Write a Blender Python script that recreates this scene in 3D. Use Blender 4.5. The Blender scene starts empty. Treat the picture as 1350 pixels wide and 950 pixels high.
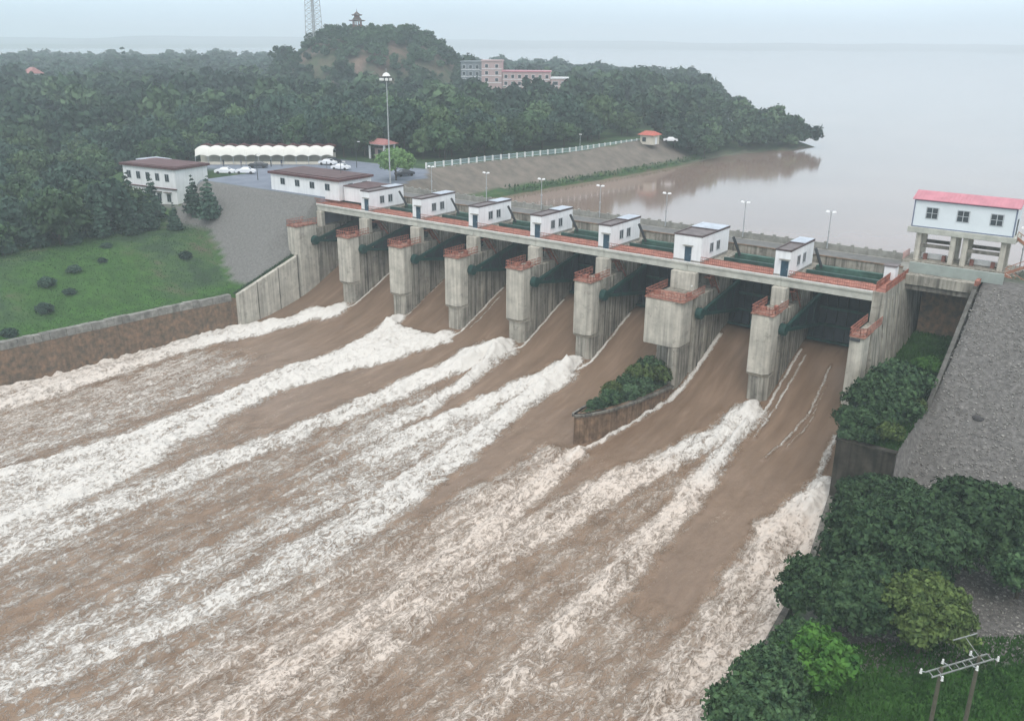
import bpy, math, random
import numpy as np
from mathutils import Vector, Matrix
random.seed(7); RS = np.random.RandomState(11)
S = bpy.context.scene; COL = S.collection
PI = math.pi
# ------------------------------------------------------------------ camera
F, YAW, PITCH, ROLL = 1190.57, -.6335, .3419, .0079
CAM = Vector((123.597, -119.947, 30.629))
fwd0 = Vector((math.sin(YAW), math.cos(YAW), 0)); rt = Vector((math.cos(YAW), -math.sin(YAW), 0)); up = Vector((0, 0, 1))
fw = fwd0*math.cos(PITCH) - up*math.sin(PITCH); u_ = up*math.cos(PITCH) + fwd0*math.sin(PITCH)
r2 = rt*math.cos(ROLL) + u_*math.sin(ROLL); u2 = -rt*math.sin(ROLL) + u_*math.cos(ROLL)
cd = bpy.data.cameras.new('camera'); cam = bpy.data.objects.new('camera', cd); COL.objects.link(cam)
M = Matrix((r2, u2, -fw)).transposed().to_4x4(); M.translation = CAM; cam.matrix_world = M
cd.sensor_fit = 'HORIZONTAL'; cd.sensor_width = 36; cd.lens = F/1350*36; cd.clip_end = 60000; cd.clip_start = .5
S.camera = cam
# ------------------------------------------------------------------ world and sun (overcast)
SUN_EL, SUN_AZ = math.radians(52), math.radians(150)      # azimuth from +Y clockwise
W = bpy.data.worlds.new("World"); S.world = W; W.use_nodes = True
nt = W.node_tree; nt.nodes.clear()
out = nt.nodes.new('ShaderNodeOutputWorld'); bg = nt.nodes.new('ShaderNodeBackground'); bg2 = nt.nodes.new('ShaderNodeBackground')
sky = nt.nodes.new('ShaderNodeTexSky'); sky.sky_type = 'NISHITA'; sky.sun_disc = False
sky.sun_elevation = SUN_EL; sky.sun_rotation = SUN_AZ; sky.dust_density = 4; sky.air_density = 1
nt.links.new(sky.outputs[0], bg.inputs[0]); bg.inputs[1].default_value = .05
# the cloud cover: pale at the horizon, brighter overhead, faintly mottled
tc = nt.nodes.new('ShaderNodeTexCoord'); sp = nt.nodes.new('ShaderNodeSeparateXYZ'); nt.links.new(tc.outputs['Generated'], sp.inputs[0])
rp = nt.nodes.new('ShaderNodeValToRGB'); nt.links.new(sp.outputs[2], rp.inputs[0])
e = rp.color_ramp.elements
e[0].position = 0; e[0].color = (.52, .63, .71, 1); e[1].position = 1; e[1].color = (1.25, 1.27, 1.28, 1)
k = e.new(.012); k.color = (.56, .69, .79, 1); k = e.new(.042); k.color = (.70, .86, .98, 1); k = e.new(.45); k.color = (.95, 1.02, 1.06, 1)
nz = nt.nodes.new('ShaderNodeTexNoise'); nz.inputs['Scale'].default_value = 3; nz.inputs['Detail'].default_value = 3
mpw = nt.nodes.new('ShaderNodeMapping'); mpw.inputs['Scale'].default_value = (1, 1, 5); nt.links.new(tc.outputs['Generated'], mpw.inputs[0]); nt.links.new(mpw.outputs[0], nz.inputs['Vector'])
mr = nt.nodes.new('ShaderNodeMapRange'); mr.inputs[1].default_value = .3; mr.inputs[2].default_value = .7; mr.inputs[3].default_value = .94; mr.inputs[4].default_value = 1.06
nt.links.new(nz.outputs[0], mr.inputs[0])
mx = nt.nodes.new('ShaderNodeVectorMath'); mx.operation = 'SCALE'; nt.links.new(rp.outputs[0], mx.inputs[0]); nt.links.new(mr.outputs[0], mx.inputs['Scale'])
nt.links.new(mx.outputs[0], bg2.inputs[0]); bg2.inputs[1].default_value = 1.12
ad = nt.nodes.new('ShaderNodeAddShader'); nt.links.new(bg.outputs[0], ad.inputs[0]); nt.links.new(bg2.outputs[0], ad.inputs[1])
nt.links.new(ad.outputs[0], out.inputs[0])
sd = bpy.data.lights.new('sun', 'SUN'); sd.energy = .9; sd.angle = math.radians(25); sd.color = (1, .97, .93)
so = bpy.data.objects.new('sun', sd); COL.objects.link(so)
sdir = Vector((math.sin(SUN_AZ)*math.cos(SUN_EL), math.cos(SUN_AZ)*math.cos(SUN_EL), math.sin(SUN_EL)))
so.rotation_euler = sdir.to_track_quat('Z', 'Y').to_euler()
S.view_settings.view_transform = 'Standard'; S.view_settings.look = 'None'; S.view_settings.exposure = 0; S.view_settings.gamma = 1
S.render.engine = 'CYCLES'; S.cycles.max_bounces = 6; S.cycles.volume_bounces = 1; S.cycles.transparent_max_bounces = 4

# ------------------------------------------------------------------ materials
def mat(name, col, var=.15, scale=.6, rough=.8, bump=0, bscale=8, streak=0, col2=None, spec=.3, metal=0, objvar=0, thr=(.35, .65), stretch=(1, 1, 1), blotch=0):
    m = bpy.data.materials.new(name); m.use_nodes = True; t = m.node_tree; N = t.nodes; L = t.links
    b = N['Principled BSDF']; b.inputs['Roughness'].default_value = rough; b.inputs['Specular IOR Level'].default_value = spec; b.inputs['Metallic'].default_value = metal
    g = N.new('ShaderNodeNewGeometry')
    mp = N.new('ShaderNodeMapping'); mp.inputs['Scale'].default_value = stretch; L.new(g.outputs['Position'], mp.inputs[0])
    n = N.new('ShaderNodeTexNoise'); n.inputs['Scale'].default_value = scale; n.inputs['Detail'].default_value = 6; n.inputs['Roughness'].default_value = .65; L.new(mp.outputs[0], n.inputs['Vector'])
    r = N.new('ShaderNodeValToRGB'); L.new(n.outputs[0], r.inputs[0])
    c2 = col2 or tuple(c*(1-var) for c in col); c1 = tuple(min(1, c*(1+var*.6)) for c in col) if col2 is None else col
    r.color_ramp.elements[0].position = thr[0]; r.color_ramp.elements[0].color = (*c2, 1)
    r.color_ramp.elements[1].position = thr[1]; r.color_ramp.elements[1].color = (*c1, 1)
    last = r.outputs[0]
    if streak:
        mp2 = N.new('ShaderNodeMapping'); mp2.inputs['Scale'].default_value = (2.2, 2.2, .12); L.new(g.outputs['Position'], mp2.inputs[0])
        n2 = N.new('ShaderNodeTexNoise'); n2.inputs['Scale'].default_value = 1.1; n2.inputs['Detail'].default_value = 5; L.new(mp2.outputs[0], n2.inputs['Vector'])
        q = N.new('ShaderNodeMapRange'); q.inputs[1].default_value = .42; q.inputs[2].default_value = .68; q.inputs[3].default_value = 1; q.inputs[4].default_value = 1-streak; L.new(n2.outputs[0], q.inputs[0])
        v = N.new('ShaderNodeVectorMath'); v.operation = 'SCALE'; L.new(last, v.inputs[0]); L.new(q.outputs[0], v.inputs['Scale']); last = v.outputs[0]
    if blotch:
        n4 = N.new('ShaderNodeTexNoise'); n4.inputs['Scale'].default_value = .85; n4.inputs['Detail'].default_value = 7; n4.inputs['Roughness'].default_value = .72; L.new(g.outputs['Position'], n4.inputs['Vector'])
        q = N.new('ShaderNodeMapRange'); q.inputs[1].default_value = .56; q.inputs[2].default_value = .66; q.inputs[3].default_value = 1; q.inputs[4].default_value = 1-blotch; L.new(n4.outputs[0], q.inputs[0])
        v = N.new('ShaderNodeVectorMath'); v.operation = 'SCALE'; L.new(last, v.inputs[0]); L.new(q.outputs[0], v.inputs['Scale']); last = v.outputs[0]
    if objvar:
        oi = N.new('ShaderNodeObjectInfo'); q = N.new('ShaderNodeMapRange'); q.inputs[3].default_value = 1-objvar; q.inputs[4].default_value = 1+objvar; L.new(oi.outputs['Random'], q.inputs[0])
        v = N.new('ShaderNodeVectorMath'); v.operation = 'SCALE'; L.new(last, v.inputs[0]); L.new(q.outputs[0], v.inputs['Scale']); last = v.outputs[0]
    L.new(last, b.inputs['Base Color'])
    if bump:
        n3 = N.new('ShaderNodeTexNoise'); n3.inputs['Scale'].default_value = bscale; n3.inputs['Detail'].default_value = 5; L.new(g.outputs['Position'], n3.inputs['Vector'])
        bp = N.new('ShaderNodeBump'); bp.inputs['Strength'].default_value = bump; bp.inputs['Distance'].default_value = .1; L.new(n3.outputs[0], bp.inputs['Height']); L.new(bp.outputs[0], b.inputs['Normal'])
    return m
conc = mat('concrete', (.36, .335, .285), .30, .35, .9, .3, 6, streak=.62, blotch=.4)
concf = mat('smooth_concrete', (.50, .47, .405), .22, .5, .9, .25, 6, streak=.32, blotch=.3)
curbm = mat('curb_concrete', (.11, .105, .095), .4, 1.1, .95, .3, 4)
conc_dark = mat('old_concrete', (.19, .175, .15), .45, .5, .9, .4, 5, streak=.6)
conc_road = mat('road_concrete', (.27, .265, .24), .25, .8, .9, .2, 8)
girder_m = mat('girder_concrete', (.46, .46, .41), .2, .8, .85, .1)
wallw = mat('white_render', (.78, .79, .80), .07, .5, .8, .05, streak=.1)
wallw2 = mat('white_panel', (.70, .75, .78), .04, .5, .6, 0)
maroon = mat('maroon_roof', (.10, .04, .04), .3, 1, .6, 0)
eave_m = mat('dark_eave', (.10, .075, .075), .3, 1, .7)
roofgrey = mat('roof_felt', (.17, .15, .15), .3, .8, .8, 0)
rooflight = mat('roof_sheet', (.42, .46, .52), .25, .9, .35, 0, spec=.5)
pinkred = mat('red_roof_sheet', (.52, .21, .25), .15, .5, .4, .1)
orange = mat('orange_paint', (.31, .125, .09), .5, 1.6, .7, .1)
deckred = mat('red_deck', (.37, .155, .115), .45, .9, .8, .1)
plat_m = mat('rusty_platform', (.30, .16, .12), .6, 1.3, .8, .2)
greenm = mat('gate_green', (.012, .052, .045), .4, 1.2, .5, .1)
gatedark = mat('gate_skin', (.018, .030, .040), .35, .8, .45, .1, streak=.3)
hoistg2 = mat('hoist_green_pale', (.055, .12, .095), .45, .6, .6, .1)
hoistg = mat('hoist_green', (.028, .070, .060), .45, .6, .6, .1)
darkm = mat('dark_steel', (.05, .055, .06), .3, 2, .5)
glass = mat('window_glass', (.035, .05, .06), .3, 1, .15, spec=.6)
doorb = mat('blue_door', (.035, .075, .11), .3, 2, .5)
framew = mat('window_frame', (.45, .48, .50), .1, 1, .5)
whitep = mat('white_paint', (.74, .74, .72), .1, 2, .5)
steel = mat('galvanised', (.42, .44, .45), .2, 3, .4, metal=.3)
bluerail = mat('pale_blue_paint', (.45, .56, .62), .1, 2, .5)
brick = mat('brown_masonry', (.26, .165, .105), .5, 1.2, .95, .6, 3, streak=.2, col2=(.095, .08, .062), thr=(.36, .68))
coping = mat('coping_stone', (.22, .215, .195), .4, 1.1, .95, .4, 4, objvar=.18)
pinkw = mat('pink_render', (.46, .34, .33), .12, .5, .8)
greyb = mat('blue_grey_render', (.20, .23, .25), .15, .5, .8)
creamw = mat('cream_render', (.62, .58, .49), .1, .5, .8)
canvas = mat('white_canvas', (.66, .65, .60), .05, .5, .7)
bark = mat('bark', (.07, .055, .04), .3, 4, .9)
arm_m = mat('crossarm_steel', (.24, .25, .24), .3, 3, .6)
polec = mat('pole_concrete', (.11, .10, .075), .2, 3, .9)
porcelain = mat('porcelain', (.68, .68, .66), .05, 3, .3)
carw = mat('car_white', (.75, .76, .78), .03, 1, .25, spec=.6)
card = mat('car_dark', (.05, .055, .065), .03, 1, .25, spec=.6)
rubber = mat('rubber', (.02, .02, .02), .1, 2, .8)
lampm = mat('lamp_head', (.8, .8, .8), .02, 2, .3)
stone = mat('riprap_stone', (.50, .48, .44), .3, 3.2, .95, .1, 6, col2=(.13, .12, .11), thr=(.42, .74))
def leafm(name, c, c2, sc=.35):
    m = mat(name, c, .3, sc, .85, 0, 1, col2=c2, spec=.15, objvar=.28, thr=(.36, .64)); return m
leaf_dark = leafm('leaf_dark', (.060, .105, .075), (.026, .050, .040))
leaf_mid = leafm('leaf_mid', (.075, .130, .062), (.028, .056, .032))
leaf_near = leafm('leaf_near', (.074, .132, .056), (.012, .032, .018), 1.3)  # darker noise tone paints shaded gaps between sprays into the leaf colour
leaf_olive = leafm('leaf_olive', (.11, .155, .048), (.030, .052, .018), 1.3)
leaf_bright = leafm('leaf_bright', (.085, .20, .035), (.03, .09, .02), .8)
leaf_light = leafm('leaf_light', (.25, .40, .16), (.12, .23, .085), .8)
leaf_pale = leafm('leaf_pale', (.115, .175, .085), (.05, .09, .05))

# ------------------------------------------------------------------ mesh helpers
class MB:
    def __init__(s): s.v = []; s.f = []
    def add(s, V, Fc):
        b = len(s.v); s.v += [tuple(p) for p in V]; s.f += [tuple(i+b for i in q) for q in Fc]; return s
    def box(s, x0, x1, y0, y1, z0, z1):
        return s.add([(x0,y0,z0),(x1,y0,z0),(x1,y1,z0),(x0,y1,z0),(x0,y0,z1),(x1,y0,z1),(x1,y1,z1),(x0,y1,z1)],
                     [(3,2,1,0),(4,5,6,7),(0,1,5,4),(1,2,6,5),(2,3,7,6),(3,0,4,7)])
    def plan(s, P, z0, z1):                              # extrude a plan polygon (x, y), counter-clockwise
        n = len(P); return s.add([(x,y,z0) for x,y in P]+[(x,y,z1) for x,y in P], [tuple(range(n-1,-1,-1)), tuple(range(n,2*n))]+[(i,(i+1)%n,n+(i+1)%n,n+i) for i in range(n)])
    def side(s, P, x0, x1):                              # extrude a (y, z) profile along x
        n = len(P); return s.add([(x0,y,z) for y,z in P]+[(x1,y,z) for y,z in P], [tuple(range(n-1,-1,-1)), tuple(range(n,2*n))]+[(i,(i+1)%n,n+(i+1)%n,n+i) for i in range(n)])
    def tube(s, a, b, r, n=6, r2=None):
        a = Vector(a); b = Vector(b); d = (b-a).normalized(); x = d.orthogonal().normalized(); y = d.cross(x); r2 = r if r2 is None else r2
        V = [a+(x*math.cos(2*PI*i/n)+y*math.sin(2*PI*i/n))*r for i in range(n)]+[b+(x*math.cos(2*PI*i/n)+y*math.sin(2*PI*i/n))*r2 for i in range(n)]
        return s.add(V, [tuple(range(n-1,-1,-1)), tuple(range(n,2*n))]+[(i,(i+1)%n,n+(i+1)%n,n+i) for i in range(n)])
    def beam(s, a, b, w, h, upv=(0,0,1)):
        a = Vector(a); b = Vector(b); d = (b-a).normalized(); x = d.cross(Vector(upv)).normalized(); y = x.cross(d)
        q = [(-x*w-y*h)/2, (x*w-y*h)/2, (x*w+y*h)/2, (-x*w+y*h)/2]
        return s.add([a+k for k in q]+[b+k for k in q], [(0,1,2,3),(7,6,5,4),(1,0,4,5),(2,1,5,6),(3,2,6,7),(0,3,7,4)])
    def build(s, name, m, parent=None, bev=0, smooth=False):
        me = bpy.data.meshes.new(name); o = np.array(base_of(parent)) if parent else np.zeros(3)
        me.from_pydata([tuple(np.array(p)-o) for p in s.v], [], s.f); me.materials.append(m); me.validate()
        if smooth: me.polygons.foreach_set('use_smooth', [True]*len(me.polygons))
        ob = bpy.data.objects.new(name, me); COL.objects.link(ob)
        if parent: ob.parent = parent
        if bev:
            b = ob.modifiers.new('bevel', 'BEVEL'); b.width = bev; b.segments = 1; b.limit_method = 'ANGLE'
        return ob
def base_of(p):
    q = Vector((0,0,0))
    while p: q += p.location; p = p.parent
    return q
def thing(name, loc, label, cat, group=None):
    o = bpy.data.objects.new(name, None); o.location = loc; o.empty_display_size = .1; COL.objects.link(o); tag(o, label, cat, group); return o
def tag(o, label, cat, group=None):
    o['label'] = label; o['category'] = cat
    if group: o['group'] = group
    return o
def kind(o, k): o['kind'] = k; return o
def copy_tree(o, parent=None, loc=None):
    c = o.copy(); COL.objects.link(c)
    if parent: c.parent = parent
    if loc is not None: c.location = loc
    for ch in KIDS.get(o.name) or o.children: copy_tree(ch, c)
    return c
KIDS = {}
def npmesh(name, V, Fq, m, smooth=False):
    me = bpy.data.meshes.new(name); V = np.asarray(V, np.float32); Fq = np.asarray(Fq, np.int32); k = Fq.shape[1]
    me.vertices.add(len(V)); me.vertices.foreach_set('co', V.ravel())
    me.loops.add(Fq.size); me.loops.foreach_set('vertex_index', Fq.ravel())
    me.polygons.add(len(Fq)); me.polygons.foreach_set('loop_start', np.arange(len(Fq), dtype=np.int32)*k)
    try: me.polygons.foreach_set('loop_total', np.full(len(Fq), k, np.int32))
    except Exception: pass
    if smooth: me.polygons.foreach_set('use_smooth', np.ones(len(Fq), bool))
    me.materials.append(m); me.update(calc_edges=True); me.validate(); return me
def link(name, me, loc=(0,0,0), parent=None):
    o = bpy.data.objects.new(name, me); o.location = loc; COL.objects.link(o)
    if parent: o.parent = parent
    return o
def sm(x, a, b):
    t = np.clip((np.asarray(x, float)-a)/(b-a), 0, 1); return t*t*(3-2*t)
def vnoise(x, y, seed=0):
    xi = np.floor(x).astype(np.int64); yi = np.floor(y).astype(np.int64); fx = x-xi; fy = y-yi
    fx = fx*fx*fx*(fx*(fx*6-15)+10); fy = fy*fy*fy*(fy*(fy*6-15)+10)
    def h(a, b):
        n = (a*374761393 + b*668265263 + seed*982451653) & 0xffffffff
        n = ((n ^ (n >> 13))*1274126177) & 0xffffffff; return ((n ^ (n >> 16)) & 0xffff)/65535.
    return (h(xi,yi)*(1-fx)+h(xi+1,yi)*fx)*(1-fy)+(h(xi,yi+1)*(1-fx)+h(xi+1,yi+1)*fx)*fy
def fbm(x, y, o=4, seed=0, g=.5):
    s = 0; a = 1; t = 0
    for i in range(o): s = s+a*vnoise(x*2**i+i*17.3, y*2**i+i*9.1, seed+i); t += a; a *= g
    return s/t
def grid(xs, ys):
    nx, ny = len(xs), len(ys); X, Y = np.meshgrid(xs, ys); i = np.arange(nx*ny).reshape(ny, nx)
    return X, Y, np.stack([i[:-1,:-1].ravel(), i[:-1,1:].ravel(), i[1:,1:].ravel(), i[1:,:-1].ravel()], 1)
def attr(me, name, a):
    at = me.attributes.new(name, 'FLOAT', 'POINT'); at.data.foreach_set('value', np.asarray(a, np.float32).ravel())

# ------------------------------------------------------------------ terrain
SHY = [-1e4, 18, 48, 71, 96, 117, 138, 166, 181, 197, 207, 214, 228, 300, 412, 490, 560, 620, 9000]
SHX = [-3, -3, -8, -6, -3, -1, 0, 1, 6, 14, 17, 12, -10, -60, -120, -190, -420, -2600, -2600]
CRY = [18, 34, 45, 66, 95, 133, 150]; CRX = [-12, -13.5, -23, -20, -14, -11, -11]
WLY = [-400, -120, -62, -20]; WLX = [-30, -20, -17.2, -12.2]
BRY = [-400, -120, -65, -40, -23]; BRX = [116, 107, 103.3, 101.2, 98]
def height(X, Y):
    X = np.asarray(X, float); Y = np.asarray(Y, float)
    # left bank, downstream side
    wl = np.interp(Y, WLY, WLX)
    grass = -14 + 7*sm(wl-X, 1, 26) + .5*(fbm(X*.06, Y*.06, 3, 3)-.5)
    grass = grass + 5*sm(wl-X, 50, 200)
    slope = 1 + .80*np.minimum(Y, 0)
    near = sm(X, -17, -12)
    slope = slope - near*3.2*sm(-Y, 1, 8)*(1-sm(-Y, 8, 17))
    west = sm(-X, 62, 92)
    lb = np.maximum(grass, slope - 7*(1-sm(X, -58, -48)))
    lb = np.where(Y > 0, np.where(X > -75, 1.0-6.5*(1-sm(X, -58, -50))*(1-sm(Y, 11, 15)), 1.0-6*sm(-X, 75, 100)*(1-sm(Y, 25, 60))), lb)
    up_ = 1.0 + 2*fbm(X*.01, Y*.01, 3, 5)*sm(Y, 60, 160)
    land = np.where(Y > 45, up_, lb)
    # hill with the pavilion
    r = np.hypot((X+203)/56, (Y-209)/44)
    hill = 31*(1-np.clip(r, 0, 1)**3.0)*(1+.04*(fbm(X*.08, Y*.08, 3, 9)-.5))
    hill = np.where(r < 1, hill, 0); land = land+hill
    land = land + 1*sm(-X, 300, 520)
    land = land + 6*np.exp(-(((X+122)/30)**2+((Y-232)/25)**2))
    # upstream shore
    sx = np.interp(Y, SHY, SHX); cx = np.where(Y < 150, np.interp(Y, CRY, CRX), sx-24)
    t = (X-cx)/np.maximum(sx-cx, 1)
    face = 1.2 - 6.2*t
    face = np.where((Y > 50) & (Y < 150), np.where(t > .86, np.maximum(face, -4.35), face), face)
    upz = np.where(t < 0, land, np.where(t < 1.05, face, -14))
    river_l = np.where(X > wl-.9, -26, land)
    river_l = np.where((Y > -20.5) & (Y < 19), np.where(X > -11.2, -26, land), river_l)
    z = np.where(Y > 19.5, upz, river_l)
    # right bank
    ch = -9.2 - .10*(8-Y) + .5*(fbm(X*.4, Y*.4, 3, 21)-.5)
    rs = np.clip(.9+.59*(Y-9.7), -18.4, .6) + .2*(fbm(X*.12, Y*.12, 3, 31)-.5)
    rs = np.where(Y > 22, .6-(Y-22)*.5, rs)
    low = -19 + .8*(fbm(X*.12, Y*.12, 3, 33)-.5)
    rb = np.where(X < 104.5, np.where(Y < -22.6, low, np.where(Y > 14.5, np.where(Y > 19.5, -14, -9), ch)), np.maximum(rs, low))
    bank = np.where(Y < -22.6, np.interp(Y, BRY, BRX)+.9, np.interp(Y, [-23, -7, -6], [98.9, 96.4, 96.2]))
    z = np.where(X > bank, rb, z)
    return z
def axis(lo, hi, fa, fb, step, g=1.12, cap=180):
    a = list(np.arange(fa, fb+1e-6, step)); d = step
    while a[-1] < hi: d = min(d*g, cap); a.append(a[-1]+d)
    d = step; l = []
    x = fa
    while x > lo: d = min(d*g, cap); x -= d; l.append(x)
    return np.array(l[::-1]+a)
gx = axis(-5200, 900, -90, 132, 1.0); gy = axis(-900, 5200, -112, 60, 1.0)
X, Y, Q = grid(gx, gy); Z = height(X, Y)
groundm = bpy.data.materials.new('ground'); groundm.use_nodes = True
def build_ground_mat(m):
    t = m.node_tree; N = t.nodes; L = t.links; b = N['Principled BSDF']; b.inputs['Roughness'].default_value = .95; b.inputs['Specular IOR Level'].default_value = .15
    g = N.new('ShaderNodeNewGeometry')
    def noise(sc, d=6, st=None):
        n = N.new('ShaderNodeTexNoise'); n.inputs['Scale'].default_value = sc; n.inputs['Detail'].default_value = d; n.inputs['Roughness'].default_value = .65
        if st:
            mp = N.new('ShaderNodeMapping'); mp.inputs['Scale'].default_value = st; L.new(g.outputs['Position'], mp.inputs[0]); L.new(mp.outputs[0], n.inputs['Vector'])
        else: L.new(g.outputs['Position'], n.inputs['Vector'])
        return n.outputs[0]
    def ramp(f, cs):
        r = N.new('ShaderNodeValToRGB'); L.new(f, r.inputs[0]); e = r.color_ramp.elements
        e[0].position, e[0].color = cs[0][0], (*cs[0][1], 1); e[1].position, e[1].color = cs[-1][0], (*cs[-1][1], 1)
        for p, c in cs[1:-1]: k = e.new(p); k.color = (*c, 1)
        return r.outputs[0]
    def mix(f, a, c):
        x = N.new('ShaderNodeMix'); x.data_type = 'RGBA'; L.new(f, x.inputs[0]); L.new(a, x.inputs[6]); L.new(c, x.inputs[7]); return x.outputs[2]
    def at(n):
        a = N.new('ShaderNodeAttribute'); a.attribute_name = n; return a.outputs['Fac']
    grass = ramp(noise(.16), [(.3, (.032, .052, .032)), (.46, (.040, .074, .036)), (.56, (.056, .105, .038)), (.70, (.105, .09, .065))])
    grass = mix(at('lush'), grass, ramp(noise(.5), [(.3, (.030, .070, .020)), (.7, (.060, .145, .030))]))
    gravel = ramp(noise(1.9, 9), [(.3, (.075, .071, .067)), (.5, (.13, .123, .116)), (.63, (.175, .166, .157)), (.76, (.33, .315, .29))])
    slope = ramp(noise(2.6, 9), [(.3, (.115, .115, .108)), (.7, (.20, .195, .185))])
    asph = ramp(noise(.3, 5), [(.3, (.14, .16, .20)), (.7, (.21, .235, .28))])
    rock = ramp(noise(.12, 8), [(.36, (.06, .075, .05)), (.56, (.16, .115, .095)), (.72, (.26, .19, .155))])
    dirt = ramp(noise(.3, 8), [(.3, (.11, .10, .085)), (.7, (.21, .18, .15))])
    c = mix(at('slope'), grass, slope); c = mix(at('gravel'), c, gravel); c = mix(at('asphalt'), c, asph); c = mix(at('rock'), c, rock); c = mix(at('dirt'), c, dirt)
    L.new(c, b.inputs['Base Color'])
    bp = N.new('ShaderNodeBump'); bp.inputs['Strength'].default_value = .45; bp.inputs['Distance'].default_value = .12; L.new(noise(2.2, 8), bp.inputs['Height']); L.new(bp.outputs[0], b.inputs['Normal'])
build_ground_mat(groundm)
me = npmesh('ground', np.stack([X.ravel(), Y.ravel(), Z.ravel()], 1), Q, groundm, True)
wl = np.interp(Y, WLY, WLX)
w_slope = ((X < -11) & (X > -70) & (Y <= 0) & (Z > -14 + 7*sm(wl-X, 1, 26)+.6)).astype(float)
cxg = np.interp(Y, CRY, CRX); sxg = np.interp(Y, SHY, SHX); te = (X-cxg)/np.maximum(sxg-cxg, 1)
berm = (Y > 58) & (Y < 150) & (te > .80) & (X < 30)
dirtw = ((Y > 14) & (Y < 150) & (te > -.02) & (te < .80) & (X < 10)).astype(float)
dirtw = np.maximum(dirtw, ((Y > 140) & (X > sxg-3) & (X < 40))*.5)
asph = ((X > -74) & (X < -10) & (Y > 0) & (Y < 45) & ((X > -52) | (Y > 14))).astype(float)
grav = ((X > 103.4) & (Y > -52+.9*(X-112)) & (Y < 14)).astype(float) * sm(X-104.0+.12*(Y+60), 0, 2)
grav = np.maximum(grav, ((X > 104.6) & (Y >= 9)).astype(float)*.6)
lush = np.maximum(((X > 96) & (Y < -24)).astype(float), ((X > 96) & (X < 104.5) & (Y < 14)).astype(float))
lush = np.maximum(lush, (X < -11)*(Y < 0)*(Y > -120)*np.clip(sm(fbm(X*.09, Y*.09, 4, 41), .42, .62)*.8+1-sm(wl-X, 1, 8), 0, 1))
lush = np.maximum(lush, berm*.15)
r = np.hypot((X+203)/56, (Y-209)/44)
for n_, a_ in (('slope', w_slope), ('gravel', grav), ('asphalt', asph), ('rock', (r < 1.05)*(.5+.5*sm(fbm(X*.07, Y*.07, 3, 51), .40, .6))), ('dirt', dirtw), ('lush', lush)): attr(me, n_, a_)
kind(link('ground', me), 'structure')

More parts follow.
